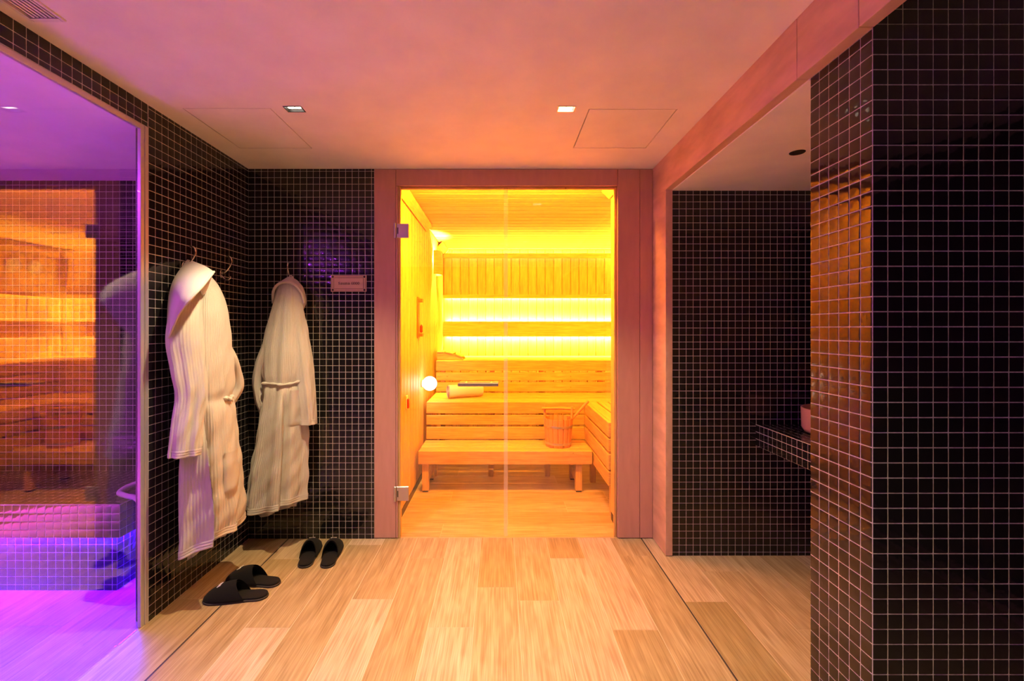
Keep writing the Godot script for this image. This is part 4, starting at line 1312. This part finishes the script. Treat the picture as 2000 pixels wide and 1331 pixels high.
	for row in [[[418, 531, 2.205], [411, 543, 2.17], [402, 556, 2.13], [392, 566, 2.10]], [[414, 540, 2.25], [409, 555, 2.23], [404, 568, 2.21], [397, 578, 2.18]]]:
		var a := []
		for q in row:
			a.append(inv * world_at(q[0], q[1], q[2]))
		inner.append(a)
	part(hood, "hood_lining", sheet(inner, 8, 20, 0.005), M.terry)

# ---------------------------------------------------------------- slippers
func slipper_meshes() -> Dictionary:
	# outline half widths along the length, x from heel (0) to toe (L)
	var L := 0.29
	var hw := func(t: float) -> float:
		var e := 1.0
		if t < 0.16:
			e = sqrt(maxf(0.0, 1.0 - pow(1.0 - t / 0.16, 2.0)))
		elif t > 0.80:
			e = sqrt(maxf(0.0, 1.0 - pow((t - 0.80) / 0.20, 2.0)))
		return maxf(0.0006, (0.037 + 0.014 * smoothstep(0.25, 0.72, t)) * e)
	var mk := func(y0: float, y1: float, grow: float) -> ArrayMesh:
		var loops := []
		var n := 40
		for q in [[0.0, y0, 0.0], [1.0, y0, grow], [1.0, (y0 + y1) / 2, grow + 0.0015], [1.0, y1, grow], [0.0, y1, 0.0]]:
			var a := PackedVector3Array()
			for s in 2:
				for i in n:
					var t := float(i) / (n - 1)
					t = 0.5 - 0.5 * cos(PI * t)
					if s == 1:
						t = 1.0 - t
					var w: float = (hw.call(t) + q[2]) * q[0] * (1.0 if s == 0 else -1.0)
					a.append(Vector3((t - 0.5) * (L + 2.0 * q[2] * q[0]), q[1], w))
			loops.append(a)
		return grid_mesh(loops, true, true)
	var out := {"sole": mk.call(0.0, 0.010, 0.002), "insole": mk.call(0.0095, 0.019, -0.0005)}
	var rows := []
	var nr := 30
	for i in nr:
		var t := 0.44 + 0.555 * i / (nr - 1.0)
		var a := PackedVector3Array()
		var h := 0.074 * pow(maxf(0.0, 1.0 - pow((t - 0.44) / 0.56, 1.7)), 0.70) + 0.004
		for j in 25:
			var ang := PI * j / 24.0
			var w: float = hw.call(t) + 0.003
			var c := cos(ang)
			var s := sin(ang)
			var back := 0.030 * (1.0 - s) * (1.0 - i / (nr - 1.0))
			a.append(Vector3((t - 0.5) * L + 0.014 * (1.0 - i / (nr - 1.0)) - back * 1.6, 0.010 + h * pow(s, 0.95), c * w))
		rows.append(a)
	# give the upper a thickness
	var full := []
	for i in nr:
		var a := PackedVector3Array(rows[i])
		var b := PackedVector3Array()
		for j in 25:
			var pt: Vector3 = rows[i][24 - j]
			b.append(Vector3(pt.x - 0.0005, 0.010 + maxf(0.0, pt.y - 0.010) * 0.90 , pt.z * 0.93))
		a.append_array(b)
		full.append(a)
	out["upper"] = grid_mesh(full, true, true)
	return out

func build_slippers() -> void:
	var ms := slipper_meshes()
	var spots := [
		[Vector3(-1.275, 0, -2.205), Vector3(-1.0, 0, 0.10), "black felt slipper with white letters, toe to the tiled wall, overlapping its twin", "white", true],
		[Vector3(-1.268, 0, -2.345), Vector3(-1.0, 0, -0.16), "black felt slipper with white letters, partly behind its twin by the tiled wall", "white", true],
		[Vector3(-1.094, 0, -2.622), Vector3(-0.20, 0, -1.0), "black felt slipper beside the robe shadow, toe to the back wall", "", true],
		[Vector3(-0.968, 0, -2.622), Vector3(-0.18, 0, -1.0), "black felt slipper nearer to the sauna door, toe to the back wall", "", true]]
	for s in spots:
		var o := thing("slipper", s[2], "slipper", s[0], "black felt slippers on the floor below the robes")
		var dir: Vector3 = s[1].normalized()
		o.rotation.y = atan2(-dir.z, dir.x)
		part(o, "sole", ms.sole, M.slipper_rubber)
		part(o, "insole", ms.insole, M.felt)
		part(o, "upper", ms.upper, M.felt)
		# lettering across the vamp
		var tm := text("WH", "Droid Sans", 0.022, 700)
		tm.depth = 0.003
		var xf := Transform3D(Basis(Vector3.UP, -PI / 2), Vector3.ZERO)
		var tilt := Basis(Vector3.BACK, -0.46) * Basis(Vector3.UP, -PI / 2) * Basis(Vector3.RIGHT, -PI / 2)
		part(o, "lettering", tm, M.white_print, Transform3D(tilt, Vector3(0.073, 0.0700, 0.0)))

# ---------------------------------------------------------------- main
func _ready() -> void:
	rng.seed = 20240611
	var cam := Camera3D.new()
	cam.name = "camera"
	cam.projection = Camera3D.PROJECTION_FRUSTUM
	cam.near = 0.05
	cam.far = 50.0
	cam.size = 2.0 * cam.near * 665.5 / F
	cam.frustum_offset = Vector2((1000.0 - VPX) / F * cam.near, -(665.5 - VPY) / F * cam.near)
	cam.position = EYE
	cam.current = true
	add_child(cam)
	var env := Environment.new()
	env.background_mode = Environment.BG_COLOR
	env.background_color = Color(0, 0, 0)
	env.tonemap_mode = Environment.TONE_MAPPER_LINEAR
	env.tonemap_exposure = EXPOSURE
	env.sdfgi_enabled = true
	env.ssao_enabled = true
	env.ssil_enabled = true
	var we := WorldEnvironment.new()
	we.name = "environment"
	we.environment = env
	add_child(we)
	make_materials()
	make_tile_meshes()
	build_shell()
	build_sauna()
	build_door()
	build_steam_room()
	build_alcove()
	build_ceiling_things()
	build_sign()
	make_hook("chrome double hook carrying the robe next to the glass", Vector3(LEFT + 0.002, 1.612, -2.245), PI / 2)
	make_hook("empty chrome double hook on the tiled wall between the robes", Vector3(LEFT + 0.002, 1.612, -2.548), PI / 2)
	make_hook("chrome double hook carrying the robe beside the sauna sign", Vector3(-1.290, 1.612, BACK + 0.002), 0.0)
	build_robes()
	build_slippers()
	lay_tiles()
